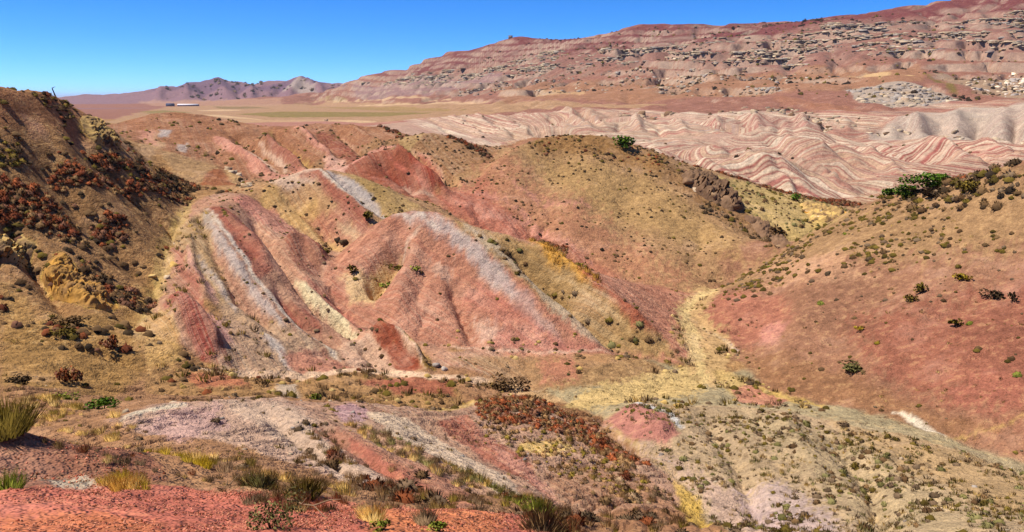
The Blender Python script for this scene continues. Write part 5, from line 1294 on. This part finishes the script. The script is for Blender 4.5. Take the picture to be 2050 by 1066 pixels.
def boulder(name, label, u, v, wpx, pal, dmin, dmax, flat=0.7, rz=0.0, sub=2, cat='boulder'):
    _seed[0] += 1
    P = place(u, v, dmin, dmax); w = wpx / FPX * P[1] * 1.15
    V, F, s = sh_rock(_seed[0], sub, flat, 0.2)
    link(name, mesh_of(name, V * w, F, PALL[pal][_seed[0] % 3] * s[:, None], M_STONE), loc=(P[0], P[1], P[2] + 0.12 * w), rot=(0, 0, rz), label=label, cat=cat)
for (u, v, w, t) in ((1378,368,34,'topmost boulder on the rocky spur'), (1408,382,38,'second boulder down the rocky spur with a black hollow below'), (1432,397,34,'third boulder down the rocky spur'), (1455,405,40,'widest boulder in the middle of the rocky spur'), (1470,418,30,'boulder just under the widest one on the spur')):
    boulder('boulder', t, u, v, w, 'brownstone', 130, 205, 0.6)
boulder('boulder', 'pale flat slab at the foot of the rocky spur', 1562, 492, 22, 'brownstone', 130, 165, 0.4)
boulder('boulder', 'second pale slab above the flat one at the spur foot', 1552, 484, 18, 'stone', 130, 165, 0.45)
for (u, v, w, t) in ((676,470,16,'upper rock of the dark outcrop in the gully'), (684,478,18,'middle rock of the dark outcrop in the gully'), (692,487,20,'lowest rock of the dark outcrop in the gully')):
    boulder('dark_boulder', t, u, v, w, 'dark', 110, 130, 0.8)
boulder('boulder', 'black and white rock pair on the bank, left one', 874, 732, 20, 'greystone', 70, 95, 0.7)
boulder('boulder', 'black and white rock pair on the bank, right one', 890, 738, 18, 'greystone', 70, 95, 0.6)
def outcrop(name, label, poly, amp, pals, dmin, dmax, n=46, groove=(9.0, 3.0), seed=0, cat='rock face'):
    """a rock face standing proud of the hillside inside an outline"""
    P = ground_hit(dense(poly), dmin, dmax)
    lo, hi = P.min(0), P.max(0)
    T_, S_ = np.meshgrid(np.linspace(lo[0], hi[0], n), np.linspace(lo[1], hi[1], n), indexing='ij')
    x, y = np.exp(S_) * np.sin(T_), np.exp(S_) * np.cos(T_)
    Px, Py = np.exp(P[:, 1]) * np.sin(P[:, 0]), np.exp(P[:, 1]) * np.cos(P[:, 0])
    ins = np.zeros(x.shape, bool); dist = np.full(x.shape, 1e9)
    for k in range(len(P)):
        ax, ay, bx, by = Px[k], Py[k], Px[(k + 1) % len(P)], Py[(k + 1) % len(P)]
        ins ^= ((ay > y) != (by > y)) & (x < (bx - ax) * (y - ay) / (by - ay + 1e-12) + ax)
        t = np.clip(((x - ax) * (bx - ax) + (y - ay) * (by - ay)) / ((bx - ax) ** 2 + (by - ay) ** 2 + 1e-12), 0, 1)
        dist = np.minimum(dist, np.hypot(x - ax - t * (bx - ax), y - ay - t * (by - ay)))
    z = land(x, y)
    e = 1.0
    gx = (land(x + e, y) - land(x - e, y)) / (2 * e); gy = (land(x, y + e) - land(x, y - e)) / (2 * e)
    N = np.stack([-gx, -gy, np.ones_like(gx)], -1); N /= np.linalg.norm(N, axis=-1, keepdims=True)
    across = (x * gy - y * gx); 
    rough = 0.55 + 0.9 * fbm(x / 2.2 + seed, y / 2.2, 4, 141, gain=0.65) + 0.5 * fbm(x / 0.9, y / 0.9 + seed, 3, 147, gain=0.7, ridged=True) + 0.35 * fbm(x / 0.35, y / 0.35, 2, 149)
    prof = sstep(0, 1.1, dist + 0.5 * fbm(x / 1.5, y / 1.5, 2, 151))
    disp = np.where(ins, amp * prof * np.clip(rough, 0.12, 2), -0.25)
    Q = np.stack([x, y, z], -1) + N * disp[..., None]
    V = Q.reshape(-1, 3)
    i, j = np.meshgrid(np.arange(n - 1), np.arange(n - 1), indexing='ij'); a = (i * n + j).ravel()
    keep = (ins[:-1, :-1] | ins[1:, :-1] | ins[:-1, 1:] | ins[1:, 1:]).ravel(); a = a[keep]
    F = np.concatenate([np.stack([a, a + 1, a + n + 1], 1), np.stack([a, a + n + 1, a + n], 1)])
    # outward winding
    nrm = np.cross(V[F[:, 1]] - V[F[:, 0]], V[F[:, 2]] - V[F[:, 0]])
    fl_ = nrm[:, 2] < 0; F[fl_] = F[fl_][:, ::-1]
    cn = np.clip(0.5 + fbm(x / 2.5, y / 2.5, 3, 161), 0, 1).ravel()[:, None]
    colr = PALL[pals[0]][0] * (1 - cn) + PALL[pals[-1]][1] * cn
    link(name, mesh_of(name, V, F, colr, M_STONE), label=label, cat=cat)
outcrop('rock_face', 'broken yellow rock face on the lower left hillside', [(78,532),(120,503),(150,528),(165,558),(205,572),(238,622),(215,634),(175,624),(130,592),(95,562)], 0.75, ['orange', 'brownstone'], 40, 120, 84)
outcrop('rock_face', 'pale yellow rock face near the top of the left hill', [(160,243),(190,236),(215,268),(247,302),(225,304),(192,290),(168,264)], 0.8, ['straw', 'brownstone'], 90, 152, 70, seed=7)
outcrop('rock_face', 'tan rock at the left edge above the basin', [(-30,462),(40,448),(72,480),(40,520),(-30,522)], 0.9, ['straw', 'brownstone'], 40, 120, 46, seed=13)
outcrop('rock_face', 'row of dark rounded rock ledges on the rocky spur', [(1362,350),(1400,352),(1440,372),(1482,405),(1495,425),(1462,422),(1420,398),(1385,378)], 1.5, ['brownstone', 'brownstone'], 130, 205, 50, seed=23)
outcrop('rock_face', 'dark rock ledge lower down the rocky spur', [(1490,432),(1520,438),(1560,470),(1588,492),(1560,498),(1520,470)], 0.9, ['brownstone', 'brownstone'], 130, 205, 46, seed=29)
outcrop('rock_face', 'jagged yellow outcrop beyond the rocky spur', [(1600,408),(1640,412),(1698,432),(1682,448),(1625,440)], 0.8, ['straw', 'brownstone'], 150, 205, 46, seed=31)

# clods of the red clay
zc = zone([(-40,985),(120,978),(250,962),(420,985),(600,1000),(750,1008),(900,1012),(1050,1034),(1180,1066),(1180,1150),(-40,1150)], 8, dmin=5., dmax=17.) * (RR > 6) * (np.abs(THV) < 0.68)
plants('clay_clods', 'crumbly red clods covering the clay slope at the bottom', zc, 420, (0.014, 0.06), ['clay', 'clay', 'russet'], [sh_clod(340 + k) for k in range(6)], 22000, 1.2, mat=M_CLAY, hs=(0.6, 1.2))
zc2 = zone([(-40,850),(150,880),(300,905),(330,960),(250,962),(0,985),(-40,985)], 8, dmin=7., dmax=20.)
plants('clay_clods', 'dark red rubble on the slope at the left foreground', zc2, 190, (0.02, 0.085), ['russet', 'brownstone', 'clay'], [sh_clod(350 + k) for k in range(6)], 8000, 1.5, mat=M_CLAY, hs=(0.6, 1.2))
print('rocks', round(time.time() - T0, 1))

# ---- far shrubs and trees on the mountain
fz = zone([(960,95),(1250,60),(1600,45),(1900,20),(2200,10),(2200,190),(1900,200),(1500,190),(1100,180),(960,150)], 8, **UZ)
plants('juniper_bush', '{} juniper bush on the mountain side', fz, 0.004, (2, 7), ['dark', 'olive', 'dark'], B_XS + B_LO[:2], 1900, 80, 'bush', 160)
plants('juniper_bush', '{} juniper bush in the line below the mountain', zone([(1520,40),(1640,35),(1640,60),(1520,58)], 5, **UZ), 0.004, (4, 9), ['dark'], B_LO, 60, None, 'bush', 20)
plants('juniper_bush', '{} shrub on the far mountain on the left', zone([(320,185),(430,168),(600,165),(690,172),(680,190),(500,200),(330,200)], 5, dmin=2500), 0.0003, (8, 22), ['dark', 'grey'], B_LO, 240, None, 'bush', 25)
plants('dry_shrub', '{} shrub dotted over the badlands', SM * (RR < 650) * (RR > 230) * (np.abs(THV) < 0.66), 0.0018, (0.8, 2.4), ['dark', 'brown', 'olive'], B_LO, 420, 60, 'shrub', 20)

# ---- the chosen single plants and stones, sharing meshes by shape and colour
_cache = {}
for (name, label, P, sz, h, rot, var, pal, shapes, mat, cat) in SINGLES:
    key = (id(shapes[var]), pal, mat.name)
    if key not in _cache:
        V, F, s = shapes[var]
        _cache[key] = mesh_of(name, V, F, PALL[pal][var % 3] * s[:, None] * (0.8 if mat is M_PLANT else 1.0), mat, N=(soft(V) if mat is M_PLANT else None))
    link(name, _cache[key], loc=tuple(P), rot=(0, 0, rot), sc=(sz, sz, sz * h), label=label, cat=cat, group=label)
print('singles', len(SINGLES), round(time.time() - T0, 1))

# ---- sheds on the plain, a hut on the skyline, dead branches
def boxes(parts):
    Vs, Fs = [], []
    for (x0, x1, y0, y1, z0, z1) in parts:
        k = len(Vs)
        Vs += [(x, y, z) for z in (z0, z1) for y in (y0, y1) for x in (x0, x1)]
        for q in ((0,2,3,1),(4,5,7,6),(0,1,5,4),(2,6,7,3),(0,4,6,2),(1,3,7,5)):
            Fs += [(k + q[0], k + q[1], k + q[2]), (k + q[0], k + q[2], k + q[3])]
    return np.array(Vs, float), np.array(Fs)
def gable(L, D, z0, z1, over=0.3):
    V = np.array([(-L/2-over,-D/2-over,z0),(L/2+over,-D/2-over,z0),(L/2+over,0,z1),(-L/2-over,0,z1),(L/2+over,D/2+over,z0),(-L/2-over,D/2+over,z0)], float)
    V = np.concatenate([V, V + np.array([0, 0, 0.25])])
    F = np.array([(6,7,8),(6,8,9),(9,8,10),(9,10,11),(0,2,1),(0,3,2),(3,4,2),(3,5,4),(0,1,7),(0,7,6),(4,5,11),(4,11,10),(0,6,9),(0,9,3),(3,9,11),(3,11,5),(1,2,8),(1,8,7),(2,4,10),(2,10,8)])
    return V, F
def shed(name, label, u, v, L, D, H, wall, roof, dmin, dmax, rz=0.0, nwin=4):
    P = place(u, v, dmin, dmax)
    L, D, H = (t * P[1] / FPX for t in (L, D, H))               # sizes sighted on the sheet
    root = link(name, None, loc=(P[0], P[1], P[2]), rot=(0, 0, rz), label=label, cat='building')
    V, F = boxes([(-L/2, L/2, -D/2, D/2, -1.5, H)]); link('wall', mesh_of('wall', V, F, np.tile(lin(wall), (len(V), 1)), M_STONE), root)
    V, F = gable(L, D, H + 0.01, H + D * 0.22); link('roof', mesh_of('roof', V, F, np.tile(lin(roof), (len(V), 1)), M_STONE), root)
    for k in range(nwin):
        x = -L/2 + L * (k + 0.5) / nwin
        V, F = boxes([(x - L * 0.04, x + L * 0.04, -D/2 - 0.06, -D/2 + 0.05, H * 0.4, H * 0.75)]); link('window', mesh_of('window', V, F, np.tile(lin((60,66,78)), (len(V), 1)), M_STONE), root)
shed('long_shed', 'long shed with a bright white roof far out on the plain', 377, 213, 40, 7, 2.6, (150,130,140), (240,236,236), 900, 3000, 0.05, 8)
shed('dark_shed', 'dark blue grey shed left of the white roofed one on the plain', 341, 213, 15, 6, 4.0, (92,96,120), (84,90,118), 900, 3000, 0.0, 5)
shed('small_hut', 'tiny pale hut alone on the near edge of the plain', 653, 243, 7, 4, 3, (214,184,150), (206,170,140), 500, 1500, 0.2, 2)
shed('ridge_hut', 'small hut on the highest hump of the middle skyline', 1022, 76, 8, 5, 3.5, (150,140,134), (110,100,100), 1500, 2400, 0.0, 2)

def branch(name, label, pts, w, pal='grey'):
    Vs, Fs = [], []
    for line in pts:
        L = np.array(line, float); k0 = len(Vs); n = len(L)
        for i, p in enumerate(L):
            for j in range(5): Vs.append(p + np.array([math.cos(j * 1.256), math.sin(j * 1.256) * .6, math.sin(j * 1.256)]) * w * (1 - 0.75 * i / (n - 1)))
        for i in range(n - 1):
            for j in range(5):
                a_, b_ = k0 + i * 5 + j, k0 + i * 5 + (j + 1) % 5
                Fs += [(a_, b_, b_ + 5), (a_, b_ + 5, a_ + 5)]
    V = np.array(Vs)
    link(name, mesh_of(name, V, np.array(Fs), np.tile(PALL[pal][0], (len(V), 1)), M_WOOD), label=label, cat='branch')
def twig(u0, v0, u1, v1, dmin=5., dmax=20., lift=0.08):
    a, b_ = place(u0, v0, dmin, dmax), place(u1, v1, dmin, dmax); r = np.random.default_rng(int(u0))
    n = 6; t = np.linspace(0, 1, n)[:, None]
    main = a * (1 - t) + b_ * t + r.normal(0, 0.03, (n, 3)) + np.array([0, 0, lift]) * np.sin(t * 3.14 + .2)
    side = [main[3], main[3] + (b_ - a) * 0.2 + np.array([0.08, 0.05, 0.14]), main[3] + (b_ - a) * 0.35 + np.array([0.12, 0.05, 0.2])]
    side2 = [main[2], main[2] + (b_ - a) * 0.15 + np.array([-0.05, 0.1, 0.12])]
    return [main, side, side2]
branch('dead_branch', 'dead grey branch lying on the clay right of the grey green shrub', twig(575, 1005, 672, 1050), 0.016)
branch('dead_branch', 'thin dead twig at the brink in the middle of the foreground', twig(640, 1012, 600, 1030), 0.012)
branch('dead_branch', 'small dead stick on the clay near the yellow grass', twig(440, 985, 470, 980), 0.012)
branch('leaning_stick', 'leaning dead stem on the skyline of the left hill', [[place(112,197,90,152), place(112,197,90,152) + np.array([-0.4, 0, 1.3]), place(112,197,90,152) + np.array([0.1, 0, 1.5])]], 0.12, 'dark')
print('done', round(time.time() - T0, 1))

# ------------------------------------------------------------------ the air between here and the mountains
def haze():
    V, F = boxes([(-70000, 70000, -70000, 70000, -60, 215)])
    me = bpy.data.meshes.new('haze'); me.from_pydata(V.tolist(), [], F.tolist()); me.update()
    m = bpy.data.materials.new('thin_air'); t = ng(m); b = NB(t)
    vol = b.n('ShaderNodeVolumePrincipled', {'Color': (0.80, 0.86, 1.0, 1), 'Density': 3.0e-5, 'Anisotropy': 0.2})
    b.n('ShaderNodeOutputMaterial', {'Volume': vol.outputs[0]})
    me.materials.append(m)
    o = link('haze', me, kind='stuff', label='thin blue haze over the plain')
haze()
